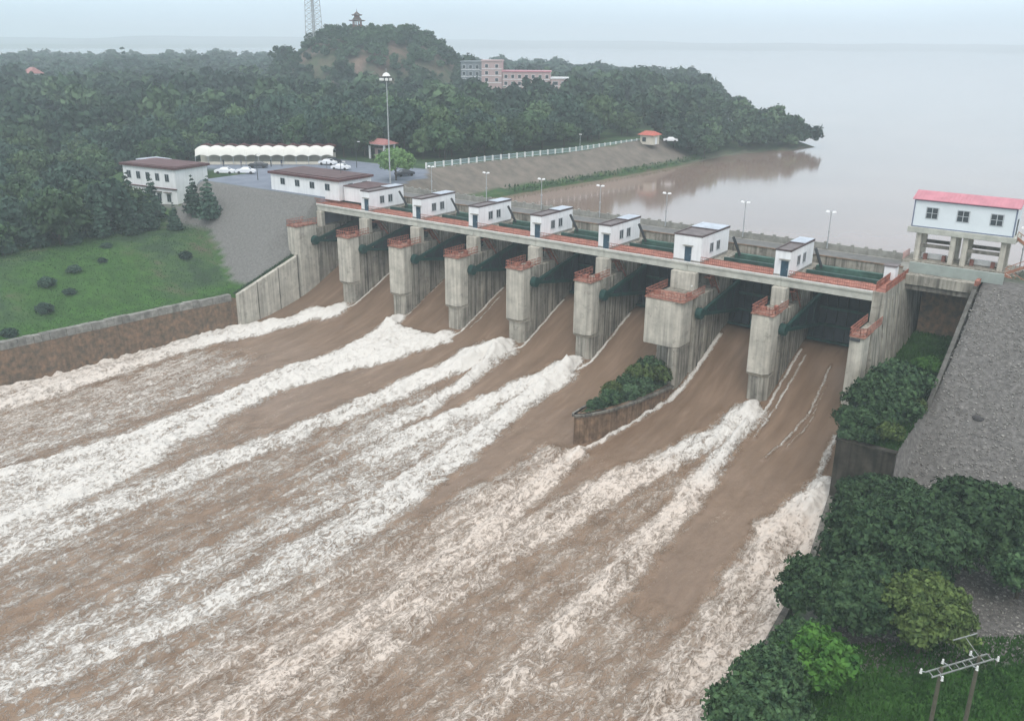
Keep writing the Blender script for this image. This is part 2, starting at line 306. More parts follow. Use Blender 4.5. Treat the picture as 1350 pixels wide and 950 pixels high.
# ------------------------------------------------------------------ river
ZPY = [-400, -120, -45, -26, -15, -8, -4, 1, 5, 8, 14]; ZPZ = [-22, -21.5, -21, -20.2, -18.8, -17.3, -15.8, -13.4, -11.6, -10.9, -9.5]
def zflow(Y):
    a = 0
    for d in (-1.6, -.8, 0, .8, 1.6): a = a+np.interp(Y+d, ZPY, ZPZ)
    return a/5
BANDS = {
'A':([[-4.8,-9.3],[-5.4,-14.9],[-11.0,-20.9],[-14.8,-25.4],[-17.3,-32.6],[-17.3,-40.2],[-17.5,-52.7],[-18,-62.3],[-20,-110]],[[3.0,-8.7],[-1.3,-14.8],[-4.3,-22.8],[-8.7,-30.9],[-9.1,-44.0],[-8.4,-56.0],[-7.7,-66.6],[-7,-110]],1.0),
'A2':([[-7.0,-27.4],[-7.5,-44.9],[-6.9,-67.0],[-7,-110]],[[2.8,-22.4],[7.7,-38.5],[9.8,-53.4],[10.8,-75.4],[11,-110]],.56),
'B':([[14.2,-8.5],[13.9,-19.8],[11.2,-29.1],[11.5,-41.4],[13.4,-55.8],[12.5,-66.4],[10.8,-75.4],[9,-110]],[[29.6,-8.6],[24.7,-18.1],[20.9,-26.5],[18.6,-35.5],[18.6,-46.8],[24.1,-62.7],[26.8,-74.4],[27.8,-83.6],[28,-110]],1.0),
'C1':([[34.5,-7.5],[33.0,-16.2],[31.0,-28.2],[30.5,-38.6],[29.3,-48.6],[28.4,-60.1],[28.0,-75.1],[27.8,-83.6],[27,-110]],[[41.5,-6.7],[39.8,-13.0],[36.2,-23.5],[35.0,-32.3],[34.2,-40.6],[33.4,-50.7],[32.7,-63.1],[33.4,-78.0],[32.8,-86.0],[32,-110]],1.0),
'Cm':([[36,-18],[35,-32],[34,-50],[33,-110]],[[40,-24],[39,-35],[41,-57],[40,-110]],.48),
'C2':([[39.0,-8.6],[39.9,-24.3],[38.1,-35.5],[39.5,-45.5],[41.6,-57.5],[40.7,-73.5],[39.0,-88.9],[38,-110]],[[42.1,-7],[41.6,-15.3],[42.4,-26.3],[42.2,-35.1],[42.8,-46.0],[45.3,-59.4],[44.8,-75.2],[43.8,-91.2],[43,-110]],.92),
'D1':([[50.5,-7.5],[47.8,-15.8],[45.5,-24.0],[44.0,-32.4],[42.9,-40.4],[43.7,-50.8],[44.7,-66.5],[44.2,-80.1],[42.7,-90.7],[42,-110]],[[54.9,-7.0],[52.7,-14.6],[49.5,-21.8],[48.1,-30.6],[47.9,-39.8],[47.5,-50.5],[48.0,-67.0],[47.3,-81.1],[45.0,-91.8],[44,-110]],1.0),
'Dm':([[48,-20],[46,-32],[46,-50],[47,-75],[45,-110]],[[52,-25],[52,-40],[53,-60],[54,-75],[52,-110]],.62),
'D2':([[50.6,-12],[50.6,-25.1],[51.5,-34.6],[52.2,-44.5],[53.7,-57.6],[54.6,-74.0],[53.3,-85.5],[51.3,-94.8],[50,-110]],[[55.1,-8.3],[54.3,-15.1],[54.0,-22.4],[55.0,-30.8],[56.5,-40.7],[57.6,-49.0],[59.4,-61.9],[58.4,-76.0],[56.3,-86.6],[54.1,-96.1],[53,-110]],1.0),
'E1':([[61.8,-27.5],[62.7,-36.0],[61.5,-43.8],[61.4,-51.9],[59.9,-60.1],[59.7,-68.5],[57.8,-76.4],[55.3,-86.7],[54.1,-96.1],[52,-110]],[[66.6,-28.2],[67.1,-38.9],[65.6,-46.0],[65.0,-53.4],[63.9,-61.9],[62.8,-70.3],[60.7,-78.6],[58.1,-88.4],[55.9,-97.0],[54,-110]],.74),
'Em':([[63,-36],[62,-52],[60,-68],[55,-110]],[[68,-36],[70,-52],[71,-68],[71,-110]],.58),
'E2':([[66.0,-27.4],[66.2,-36.0],[66.7,-44.6],[67.3,-53.6],[68.3,-62.1],[68.3,-71.5],[66.8,-83.2],[65,-110]],[[68.3,-28.2],[69.0,-37.7],[69.9,-44.7],[71.7,-55.1],[71.6,-59.2],[71.8,-67.7],[72.0,-79.3],[71,-110]],1.0),
'F1':([[80.2,-6.6],[79.1,-13.2],[76.8,-22.0],[74.2,-27.3],[72.7,-33.9],[72.0,-40.1],[71.2,-45.3],[70.5,-52.2],[70.1,-58.1],[71.2,-69.4],[71.4,-110]],[[82.3,-6.6],[82.3,-15.6],[80.2,-24.3],[78.5,-31.0],[77.2,-37.9],[76.3,-43.0],[75.5,-49.4],[75.2,-57.0],[75.4,-63.3],[76.1,-72.5],[77,-110]],.85),
'Fm':([[81,-16],[78,-30],[75,-45],[75,-110]],[[82,-20],[83,-33],[84,-50],[85,-110]],.45),
'F2':([[81.1,-7.2],[82.3,-17.8],[82.1,-26.2],[82.8,-33.4],[83.0,-39.3],[83.7,-47.1],[84.1,-55.2],[84.3,-63.1],[84.9,-68.5],[85,-110]],[[84.3,-6.7],[83.6,-14.9],[84.9,-23.5],[85.7,-31.4],[86.1,-38.1],[86.2,-42.6],[87.0,-50.6],[86.9,-57.6],[87.1,-63.7],[87.2,-73.6],[88,-110]],.98),
'Fr':([[85.5,-44],[86,-60],[86,-110]],[[91,-47],[95,-56],[96,-110]],.50),
'G1':([[95.7,-16.9],[94.5,-23.6],[93.4,-31.1],[94.5,-42.7],[95.0,-50.1],[95.6,-56.7],[96.1,-65.9],[97,-110]],[[98.5,-18],[97.9,-28.0],[97.3,-35.7],[97.0,-44.0],[97.7,-52.5],[97.7,-56.5],[98.0,-65.6],[99,-110]],.95),
'Gm':([[95,-24],[95,-40],[96,-60],[97,-110]],[[100,-24],[101,-40],[102,-60],[104,-110]],.70),
'G2':([[97.6,-22.7],[97.8,-30.0],[99.2,-39.4],[100.3,-49.1],[100.1,-57.1],[99.6,-63.3],[100,-110]],[[100.2,-24.7],[101.0,-31.8],[103.0,-41.8],[104,-49.6],[104,-55.2],[104,-63.0],[106,-110]],1.0),
'web':([[-20,-44],[-20,-110]],[[104,-44],[104,-110]],.39),
'web2':([[8,-28],[-20,-50],[-20,-110]],[[58,-28],[58,-50],[60,-110]],.38),
'speck':([[-14,-14],[-20,-110]],[[97,-14],[106,-110]],.17),
}
def band(X, Y, L, R, soft):
    L = np.array(L)[::-1]; R = np.array(R)[::-1]
    wob = (fbm(Y*.35+7, X*.12, 4, 77)-.5)*1.5
    xl = np.interp(Y, L[:,1], L[:,0])+wob; xr = np.interp(Y, R[:,1], R[:,0])+wob*.9+(fbm(Y*.5, X*.1, 3, 78)-.5)*.8
    y1 = max(L[-1,1], R[-1,1]) if True else 0
    w = np.minimum(X-xl, xr-X)
    # the head of the band is rounded
    head = sm(-Y, -y1-.4, -y1+soft)
    sp_ = 1+1.3*sm(-Y, 20, 70); return sm(w/sp_, -1.9, 1.15)*head, w, np.maximum(xr-xl, .1)
rx = np.arange(-20.5, 104.6, .21); ry = np.concatenate([np.arange(-380, -118, 8.), np.arange(-118, -105, 1.5), np.arange(-105, 13.6, .21)])
X, Y, Q = grid(rx, ry); Z = zflow(Y)
foam = np.zeros_like(X); mound = np.zeros_like(X)
for kx, (L_, R_, I_) in BANDS.items():
    soft = {'web': 40, 'web2': 30, 'speck': 14, 'Em': 10, 'A2': 14, 'Fr': 14, 'Fm': 12, 'Cm': 10, 'Dm': 6, 'Gm': 3, 'E1': 3, 'G1': 2}.get(kx, 1.0)
    v, w, wd = band(X, Y, L_, R_, soft)
    decay = np.where(I_ > .7, 1-.08*sm(-Y, 30, 85), 1)
    if kx in ('C2', 'D1'): decay = decay*(1-.35*sm(-Y, 30, 60))
    inner = 1-.20*sm(w/wd, .08, .34)*sm(-Y, 16, 40) if I_ > .7 else 1
    foam = np.maximum(foam, v*I_*decay*inner)
    
    if I_ > .7: mound = np.maximum(mound, v*sm(w, -.4, np.minimum(wd*.5, 2.2))*decay)
# thin foam lines running down beside the piers and walls
def streakline(pts, wdt, val):
    global foam, mound
    P_ = np.array(pts)[::-1]; xc = np.interp(Y, P_[:,1], P_[:,0])+(fbm(Y*.8, Y*0, 2, 55)-.5)*.25
    inside = sm(Y, P_[0,1]-.5, P_[0,1]+.5)*(1-sm(Y, P_[-1,1]-1, P_[-1,1]))
    g_ = np.clip(1.35-np.abs(X-xc)/wdt, 0, 1)*inside
    foam = np.maximum(foam, g_*val); mound = np.maximum(mound, g_*.28)
for a in (3.0, 29.0, 42.0, 55.0): streakline([(a+.15, 6.5), (a+.25, 0), (a+.1, -6), (a-.6, -9)], .27, .9)
streakline([(16.2, 5), (16.1, -6)], .2, .6)
streakline([(30.2, 4), (30.4, -2), (30.0, -5)], .2, .75)
streakline([(71.15, 6), (71.3, -2), (70.9, -9), (70.1, -14), (67.2, -28), (67.2, -32)], .5, .95)
streakline([(83.75, 6), (83.85, -8)], .25, .9); streakline([(84.8, 5), (84.9, 0), (84.9, -7), (85.2, -14)], .22, .7)
streakline([(88.8, 4), (89.4, -5), (89.0, -12), (88, -18)], .25, .66); streakline([(89.6, 0), (90.2, -9), (89.6, -14)], .16, .5)
streakline([(94.0, -8), (94.6, -14), (95.4, -19)], .6, .7)
# narrow plumes at the pier noses: high, rounded, white
def plume(x, y, rx_, ry_, h, mx_=1.15):
    global foam, Z
    d = ((X-x)/rx_)**2+((Y-y)/ry_)**2; b_ = np.exp(-d*1.2); foam = np.maximum(foam, np.clip(b_*2.2, 0, 1)*mx_); Z = Z+h*b_*(.8+.5*fbm(X*1.1, Y*1.1, 3, 61))
plume(1.0, -9.5, 2.0, 3.0, .7); plume(15.0, -8.6, 1.6, 2.6, 1.0); plume(27.3, -8.4, 1.6, 1.6, .5)
plume(39.6, -9.4, 1.9, 3.2, 2.1); plume(37.4, -13.5, 1.8, 4.0, 1.1); plume(53.0, -8.6, 1.3, 2.6, 1.6); plume(51.6, -12.5, 1.4, 3.5, .8); plume(82.0, -8.2, 1.1, 2.0, 1.2)
plume(97, -24, 1.2, 4, .5, 1)
ww = (Y < 0)
rough = .22+.55*foam
strokes = fbm(X*.8, Y*.33, 4, 91); chop = fbm(X*1.3, Y*.95, 4, 92); ridge = 1-np.abs(2*fbm(X*.55, Y*.4, 3, 93)-1)
calm = 1-sm(foam, .1, .45)
spike = fbm(X*2.6, Y*1.3, 3, 97)
Z = Z+sm(foam, .45, .95)*(spike-.5)*.42*sm(-Y, 6, 10)
Z = Z+np.where(ww, 1, .15)*((strokes-.5)*.75*rough*(1-calm*.75)+(chop-.5)*1.0*rough*(1-calm*.85)+(ridge-.7)*.5*rough*(1-calm))*sm(-Y, 5, 9)
Z = Z+mound*.65*sm(-Y, 6, 12)*(.6+.8*strokes)
Z = Z+.16*(fbm(X*.25, Y*.08, 3, 95)-.5)*sm(-Y, 0, 10)+.10*(fbm(X*1.5, Y*.35, 3, 96)-.5)*sm(-Y, -4, 12)
me = npmesh('river', np.stack([X.ravel(), Y.ravel(), Z.ravel()], 1), Q, bpy.data.materials.new('muddy_water'), True)
attr(me, 'foam', foam)
attr(me, 'tan', sm(X, 58, 66)*(.75-.35*sm(foam, .8, 1))*sm(-Y, 18, 30)+.45*(1-sm(X, -8, 14))*sm(-Y, 25, 45))
riverm = me.materials[0]; riverm.use_nodes = True
def build_river_mat(m):
    t = m.node_tree; N = t.nodes; L = t.links; b = N['Principled BSDF']
    g = N.new('ShaderNodeNewGeometry')
    def at(n):
        a = N.new('ShaderNodeAttribute'); a.attribute_name = n; return a.outputs['Fac']
    def vec(st):
        mp = N.new('ShaderNodeMapping'); mp.inputs['Scale'].default_value = st; L.new(g.outputs['Position'], mp.inputs[0]); return mp.outputs[0]
    def noise(sc, d, v, dist=0, rg=.6):
        n = N.new('ShaderNodeTexNoise'); n.inputs['Scale'].default_value = sc; n.inputs['Detail'].default_value = d; n.inputs['Roughness'].default_value = rg; n.inputs['Distortion'].default_value = dist; L.new(v, n.inputs['Vector']); return n.outputs[0]
    def ma(op, a, c, cl=False):
        x = N.new('ShaderNodeMath'); x.operation = op; x.use_clamp = cl
        for i, q in enumerate((a, c)):
            if isinstance(q, (int, float)): x.inputs[i].default_value = q
            else: L.new(q, x.inputs[i])
        return x.outputs[0]
    def ramp(f, cs):
        r = N.new('ShaderNodeValToRGB'); L.new(f, r.inputs[0]); e = r.color_ramp.elements
        e[0].position, e[0].color = cs[0][0], (*cs[0][1], 1); e[1].position, e[1].color = cs[-1][0], (*cs[-1][1], 1)
        for p, c in cs[1:-1]: k = e.new(p); k.color = (*c, 1)
        return r.outputs[0]
    v1 = vec((1, .5, .8)); v2 = vec((1, .62, 1)); v3 = vec((1, .16, .2))
    def ridged(n): return ma('SUBTRACT', 1, ma('ABSOLUTE', ma('MULTIPLY', ma('SUBTRACT', n, .5), 2.0), 0))
    w1 = ridged(noise(.80, 2, v2, 1.5, .5)); w2 = ridged(noise(1.45, 2, v2, 1.6, .5)); fine = noise(3.8, 4, v1, .5, .68); big = noise(.35, 3, v1, .3); st = noise(1.1, 4, v3, .2)
    web = ma('ADD', ma('MULTIPLY', ma('POWER', w1, 4.0), .42), ma('MULTIPLY', ma('POWER', w2, 3.5), .46))
    web = ma('ADD', web, ma('MULTIPLY', ma('SUBTRACT', fine, .5), .55)); web = ma('ADD', web, ma('MULTIPLY', ma('SUBTRACT', big, .5), .5)); web = ma('ADD', web, ma('MULTIPLY', ma('SUBTRACT', st, .5), .9))
    cov = at('foam')
    f = ma('ADD', web, ma('MULTIPLY', ma('SUBTRACT', cov, .60), 1.25))
    fr = N.new('ShaderNodeMapRange'); fr.interpolation_type = 'SMOOTHSTEP'; fr.inputs[1].default_value = .24; fr.inputs[2].default_value = .86; L.new(f, fr.inputs[0])
    gate = N.new('ShaderNodeMapRange'); gate.inputs[1].default_value = .08; gate.inputs[2].default_value = .30; L.new(cov, gate.inputs[0])
    fo = ma('MULTIPLY', fr.outputs[0], gate.outputs[0], True)
    water = ramp(noise(.5, 5, v3, .3), [(.3, (.150, .100, .067)), (.55, (.198, .135, .093)), (.75, (.26, .184, .132))])
    murk = ramp(noise(.6, 5, v1, .5), [(.35, (.150, .098, .062)), (.65, (.245, .166, .112))])
    mxm = N.new('ShaderNodeMix'); mxm.data_type = 'RGBA'; L.new(gate.outputs[0], mxm.inputs[0]); L.new(water, mxm.inputs[6]); L.new(murk, mxm.inputs[7])
    fb = ma('ADD', ma('MULTIPLY', ma('SUBTRACT', cov, .5), 1.1), ma('ADD', ma('MULTIPLY', ma('SUBTRACT', big, .5), 1.1), ma('MULTIPLY', ma('SUBTRACT', st, .5), 1.3)))
    fbr = N.new('ShaderNodeMapRange'); fbr.interpolation_type = 'SMOOTHSTEP'; fbr.inputs[1].default_value = -.30; fbr.inputs[2].default_value = .55; fbr.inputs[4].default_value = .72; L.new(fb, fbr.inputs[0])
    film = ma('MULTIPLY', fbr.outputs[0], gate.outputs[0], True)
    mxw = N.new('ShaderNodeMix'); mxw.data_type = 'RGBA'; L.new(film, mxw.inputs[0]); L.new(mxm.outputs[2], mxw.inputs[6]); mxw.inputs[7].default_value = (.40, .33, .265, 1)
    fcol = N.new('ShaderNodeMix'); fcol.data_type = 'RGBA'; L.new(at('tan'), fcol.inputs[0]); fcol.inputs[6].default_value = (.62, .59, .545, 1); fcol.inputs[7].default_value = (.60, .50, .42, 1)
    mxf = N.new('ShaderNodeMix'); mxf.data_type = 'RGBA'; L.new(fo, mxf.inputs[0]); L.new(mxw.outputs[2], mxf.inputs[6]); L.new(fcol.outputs[2], mxf.inputs[7]); L.new(mxf.outputs[2], b.inputs['Base Color'])
    rr = N.new('ShaderNodeMapRange'); rr.inputs[3].default_value = .24; rr.inputs[4].default_value = .85; L.new(fo, rr.inputs[0]); L.new(rr.outputs[0], b.inputs['Roughness'])
    b.inputs['Specular IOR Level'].default_value = .3
    hh = ma('ADD', ma('MULTIPLY', fo, .5), ma('MULTIPLY', fine, .35)); hh = ma('ADD', ma('MULTIPLY', hh, ma('ADD', gate.outputs[0], .25)), ma('MULTIPLY', st, .25))
    bp = N.new('ShaderNodeBump'); bp.inputs['Strength'].default_value = .9; bp.inputs['Distance'].default_value = .30; L.new(hh, bp.inputs['Height']); L.new(bp.outputs[0], b.inputs['Normal'])
build_river_mat(riverm)
kind(link('river', me), 'structure')

# reservoir
resm = mat('reservoir_water', (.25, .180, .145), .15, .02, .09, .035, .8, spec=.5)
xs = axis(-4000, 4000, -20, 200, 20, 1.3, 500); ys = axis(19.2, 5600, 19.2, 300, 15, 1.3, 500)
X, Y, Q = grid(xs, ys)
me = npmesh('reservoir', np.stack([X.ravel(), Y.ravel(), np.full(X.size, -5.)], 1), Q, resm); kind(link('reservoir', me), 'structure')
# far shore: long low hills beyond the water
far = mat('far_hills', (.05, .07, .05), .3, .002, .95)
xs = np.linspace(-6500, 6500, 160); prof = []
V = []; 
for j, (dr, hh) in enumerate(((-250, -6), (-190, 4), (0, 14), (380, 26), (700, -6))):
    for q in np.linspace(-82, 14, 160):
        a = math.radians(q); rr = 3750+8*(q+82)+130*math.sin(q*.35)+60*math.sin(q*.9)+dr
        V.append((CAM.x+rr*math.sin(a), CAM.y+rr*math.cos(a), hh*(.45+1.0*float(fbm(np.array(q*.16+3), np.array(j*.3), 4, 15))) if hh > 0 else hh))
Q = np.array([(j*160+i, j*160+i+1, (j+1)*160+i+1, (j+1)*160+i) for j in range(4) for i in range(159)])
kind(link('far_hills', npmesh('far_hills', V, Q, far, True)), 'structure')

# ------------------------------------------------------------------ dam: piers
PX = [0, 13, 26, 39, 52, 65, 80.4]
ORD = ['first', 'second', 'third', 'fourth', 'fifth', 'wide sixth', 'seventh']
def railing(t, pts, z, h=1.05, m=orange, name='railing', pitch=.42, r=.03):
    mb = MB()
    for (a, b) in zip(pts[:-1], pts[1:]):
        a = Vector((*a, z)) if len(a) == 2 else Vector(a); b = Vector((*b, z)) if len(b) == 2 else Vector(b); n = max(1, int((b-a).length/pitch))
        for hh in (h, h*.55): mb.beam(a+up*hh, b+up*hh, .07, .07)
        mb.beam(a+up*.08, b+up*.08, .05, .14)
        for i in range(n+1):
            p = a+(b-a)*i/n; mb.beam(p, p+up*h, r*2, r*2, (0, 1, 0))
    return mb.build(name, m, t)
def pier(x, w, wide=False):
    t = thing('spillway_pier', (x, -6, -20), '', 'pier', 'piers between the spillway gates')
    c = .55
    if not wide:
        MB().plan([(.35+x, -6.05), (x+w-.75, -6.05), (x+w-.1, -5.4), (x+w-.1, -3.86), (x+.1, -3.86), (x+.1, -5.8)], -22, -12.9).build('nose_base', conc, t, .06)
        MB().plan([(x, -6.6), (x+w-.65, -6.6), (x+w, -5.95), (x+w, -3.9), (x, -3.9)], -12.4, -4).build('nose_block', concf, t, .1)
        MB().add([(x,-6.6,-12.4),(x+w-.65,-6.6,-12.4),(x+w,-5.95,-12.4),(x+w,-3.9,-12.4),(x,-3.9,-12.4),(x+.35,-6.05,-12.9),(x+w-.75,-6.05,-12.9),(x+w-.1,-5.4,-12.9),(x+w-.1,-3.9,-12.9),(x+.1,-3.9,-12.9)],
                 [(0,5,6,1),(1,6,7,2),(2,7,8,3),(3,8,9,4),(4,9,5,0)]).build('nose_taper', concf, t)
    else:
        MB().plan([(x, -8), (x+w-1.3, -8), (x+w-.5, -7.2), (x+w-.5, -3.9), (x, -3.9)], -10.8, -4).build('nose_block', concf, t, .1)
        MB().plan([(x+w-2.0, -7.9), (x+w-1.1, -7.9), (x+w-.5, -7.1), (x+w-.5, -3.86), (x+w-2.0, -3.86)], -22, -10.83).build('nose_base', conc, t, .06)
    MB().plan([(x+.1, -3.70), (x+w-.08, -3.70), (x+w-.08, -.36), (x+.1, -.36)], -22, -4.02).build('pier_wall', conc_dark if False else conc, t, .05)
    MB().side([(-.22, -22), (6.0, -22), (6.0, -.04), (4.6, -.04), (3.9, -4.02), (-.22, -4.02)], x+.02, x+w-.02).build('pier_wall', conc, t, .05)
    MB().side([(6.08, -22), (11.4, -22), (11.4, -.04), (6.08, -.04)], x+.08, x+w-.08).build('pier_wall', conc, t)
    MB().side([(11.45, -22), (22, -22), (22, .2), (11.45, .2)], x+.3, x+w-.3).build('pier_wall', conc_dark, t)
    # grooves down the flank
    g = MB()
    for yy in (-2.2, .9, 2.4): g.box(x+w-.05, x+w+.05, yy, yy+.25, -17 if yy < 0 else -14, -6.8)
    g.build('flank_rib', conc_dark, t)
    cw = 2.1 if not wide else 3.9
    xa = x+.35
    MB().box(xa, xa+cw, -1.15, .25, -4.01, -1.32).build('column', concf, t, .06)
    MB().box(x-.12, x+w+.1, (-6.75 if not wide else -8.1), -3.4, -3.99, -3.82).build('platform', plat_m, t, .03)
    y0 = -6.65 if not wide else -8.0
    railing(t, [(x+w, -1.3), (x+w, y0+.7), (x+w-.6, y0), (x-.02, y0), (x-.02, -1.3)], -3.82)
    # orange winch covers on the platform
    MB().box(x+.5, x+1.2, y0+1.6, y0+2.4, -3.82, -3.3).box(x+w-1.1, x+w-.5, y0+2.9, y0+3.5, -3.82, -3.2).build('winch_box', orange, t, .05)
    # stair from the walkway down to the pier top
    st = MB(); sx0, sx1 = x+w-.85, x+w+.02
    st.box(sx0-.2, sx1+.1, .35, 1.6, -2.05, -1.95)
    for sx in (sx0, sx1): st.beam((sx, 1.5, -2.0), (sx, 3.9, -4.9), .10, .3); st.beam((sx, 1.5, -1.05), (sx, 3.9, -3.95), .06, .06)
    for i in range(9): q = i/8; st.box(sx0, sx1, 1.5+2.3*q, 1.78+2.3*q, -2.05-2.8*q, -2.0-2.8*q)
    st.build('stair', orange, t)
    railing(t, [(x+w+.05, .35), (x+w+.05, 1.6), (x+w-.95, 1.6)], -1.95, 1.0, orange, 'landing_railing', .25)
    # lamp
    MB().tube((xa+cw-.35, -1.3, -3.2), (xa+cw-.35, -1.0, -3.2), .13, 8).build('floodlight', porcelain, t)
    return t
p0 = pier(0, 3.0)
piers = [p0]
for i, x in enumerate(PX[1:5]+[80.4]): piers.append(copy_tree(p0, None, (x, -6, -20)))
w6 = pier(65, 6.0, True); piers.insert(5, w6)
for i, q in enumerate(piers):
    q['label'] = {0: 'tall concrete spillway pier nearest the far left abutment', 1: 'concrete pier second from the left with white water at its foot', 2: 'concrete pier third from the left beside the two darker chutes',
     3: 'concrete pier fourth from the left with the biggest white plume below', 4: 'concrete pier just left of the wide pier with a plume below', 5: 'widest concrete pier with overhanging head above the shrub island', 6: 'concrete pier nearest the right abutment with foam at its foot'}[i]
# abutments
def abutment(side):
    if side == 'L':
        pass
        t = thing('abutment', (-11.5, -8, -20), 'far left concrete abutment with orange railed top beside the grey slope', 'abutment')
        MB().plan([(-12.6, -7.6), (-10.6, -7.6), (-10, -7), (-10, -2.5), (-12.6, -2.5)], -22, -3.4).build('nose_block', concf, t, .1)
        MB().box(-12.5, -10.05, -2.42, 5.5, -22, -4.2).build('abutment_wall', conc, t, .06)
        MB().box(-12.5, -10.05, 5.52, 22, -22, .1).build('abutment_wall', conc_dark, t)
        MB().box(-11.6, -10.3, -.9, .1, -4.2, -1.32).build('column', concf, t, .05)
        MB().box(-12.7, -9.9, -7.7, -2.3, -3.4, -3.25).build('platform', plat_m, t)
        railing(t, [(-12.6, -2.4), (-12.6, -7.6), (-10.5, -7.6), (-9.95, -7), (-9.95, -2.4)], -3.25)
        MB().side([(-7.65, -22), (-7.65, -8.8), (-22, -13.4), (-22, -22)], -10.9, -10.1).build('wing_wall', concf, t, .08)
        MB().side([(-7.62, -22), (-7.62, -8.6), (-7.9, -8.6), (-7.9, -22)], -10.15, -10.05).build('joint', conc_dark, t)
        for yy, zt in ((-12.5, -10.2), (-17.6, -11.95)): MB().box(-10.13, -10.07, yy-.08, yy+.08, -20, zt).build('joint', conc_dark, t)
        return t
    t = thing('abutment', (95, -8, -20), 'right concrete abutment with stepped orange railed top beside the overgrown channel', 'abutment')
    MB().plan([(94, -8.3), (95.2, -8.3), (95.7, -7.7), (95.7, -5.2), (94, -5.2)], -13.2, -4.1).build('nose_block', concf, t, .1)
    MB().plan([(94.1, -7.9), (95.1, -7.9), (95.5, -7.3), (96.3, -5.2), (94.1, -5.2)], -22, -13.22).build('nose_base', conc, t, .06)
    MB().add([(94.02,-5.1,-22),(97.2,-5.1,-22),(95.75,-5.1,-4.1),(94.02,-5.1,-4.1),(94.02,-.4,-22),(97.2,-.4,-22),(95.75,-.4,-4.1),(94.02,-.4,-4.1)],
             [(0,1,2,3),(7,6,5,4),(1,5,6,2),(3,2,6,7),(0,3,7,4),(0,4,5,1)]).build('abutment_wall', conc, t)
    MB().add([(94.02,-.3,-22),(97.4,-.3,-22),(95.5,-.3,-.02),(94.02,-.3,-.02),(94.02,19,-22),(97.4,19,-22),(95.5,19,-.02),(94.02,19,-.02)],
             [(0,1,2,3),(7,6,5,4),(1,5,6,2),(3,2,6,7),(0,3,7,4),(0,4,5,1)]).build('abutment_wall', conc, t)
    for yy in (1.5, 3.5, 5.5, 7.5): MB().add([(95.56,yy,-1.2),(95.72,yy,-1.2),(97.3,yy,-20),(97.1,yy,-20),(95.56,yy+.22,-1.2),(95.72,yy+.22,-1.2),(97.3,yy+.22,-20),(97.1,yy+.22,-20)], [(0,1,2,3),(7,6,5,4),(1,5,6,2),(0,4,5,1),(3,2,6,7)]).build('buttress_rib', conc, t)
    MB().box(93.9, 95.85, -8.4, -4.6, -4.1, -3.95).build('platform', plat_m, t)
    railing(t, [(95.8, -1.0), (95.8, -7.7), (95.2, -8.35), (93.95, -8.35), (93.95, -1.0)], -3.95)
    railing(t, [(95.45, .1), (95.45, 10.9)], -.02, 1.1, orange, 'railing', .3); railing(t, [(94.1, .6), (94.1, 10.9)], -.02, 1.1, orange, 'railing', .3)
    MB().box(94.15, 95.4, 0, 10.9, -.02, .06).build('walkway_floor', deckred, t)
    MB().box(93.2, 94.7, 7.0, 8.6, -.02, 1.9).build('cabinet', wallw, t, .03)
    MB().box(93.05, 94.85, 6.85, 8.75, 1.9, 2.08).build('cabinet_roof', roofgrey, t)
    MB().box(94.1, 95.3, -8.5, -8.33, -4.55, -4.2).build('bracket', darkm, t)
    MB().box(95.6, 96.9, -4.4, -2.6, -10.3, -9.9).build('ledge', brick, t)
    return t
abL = abutment('L'); abR = abutment('R')
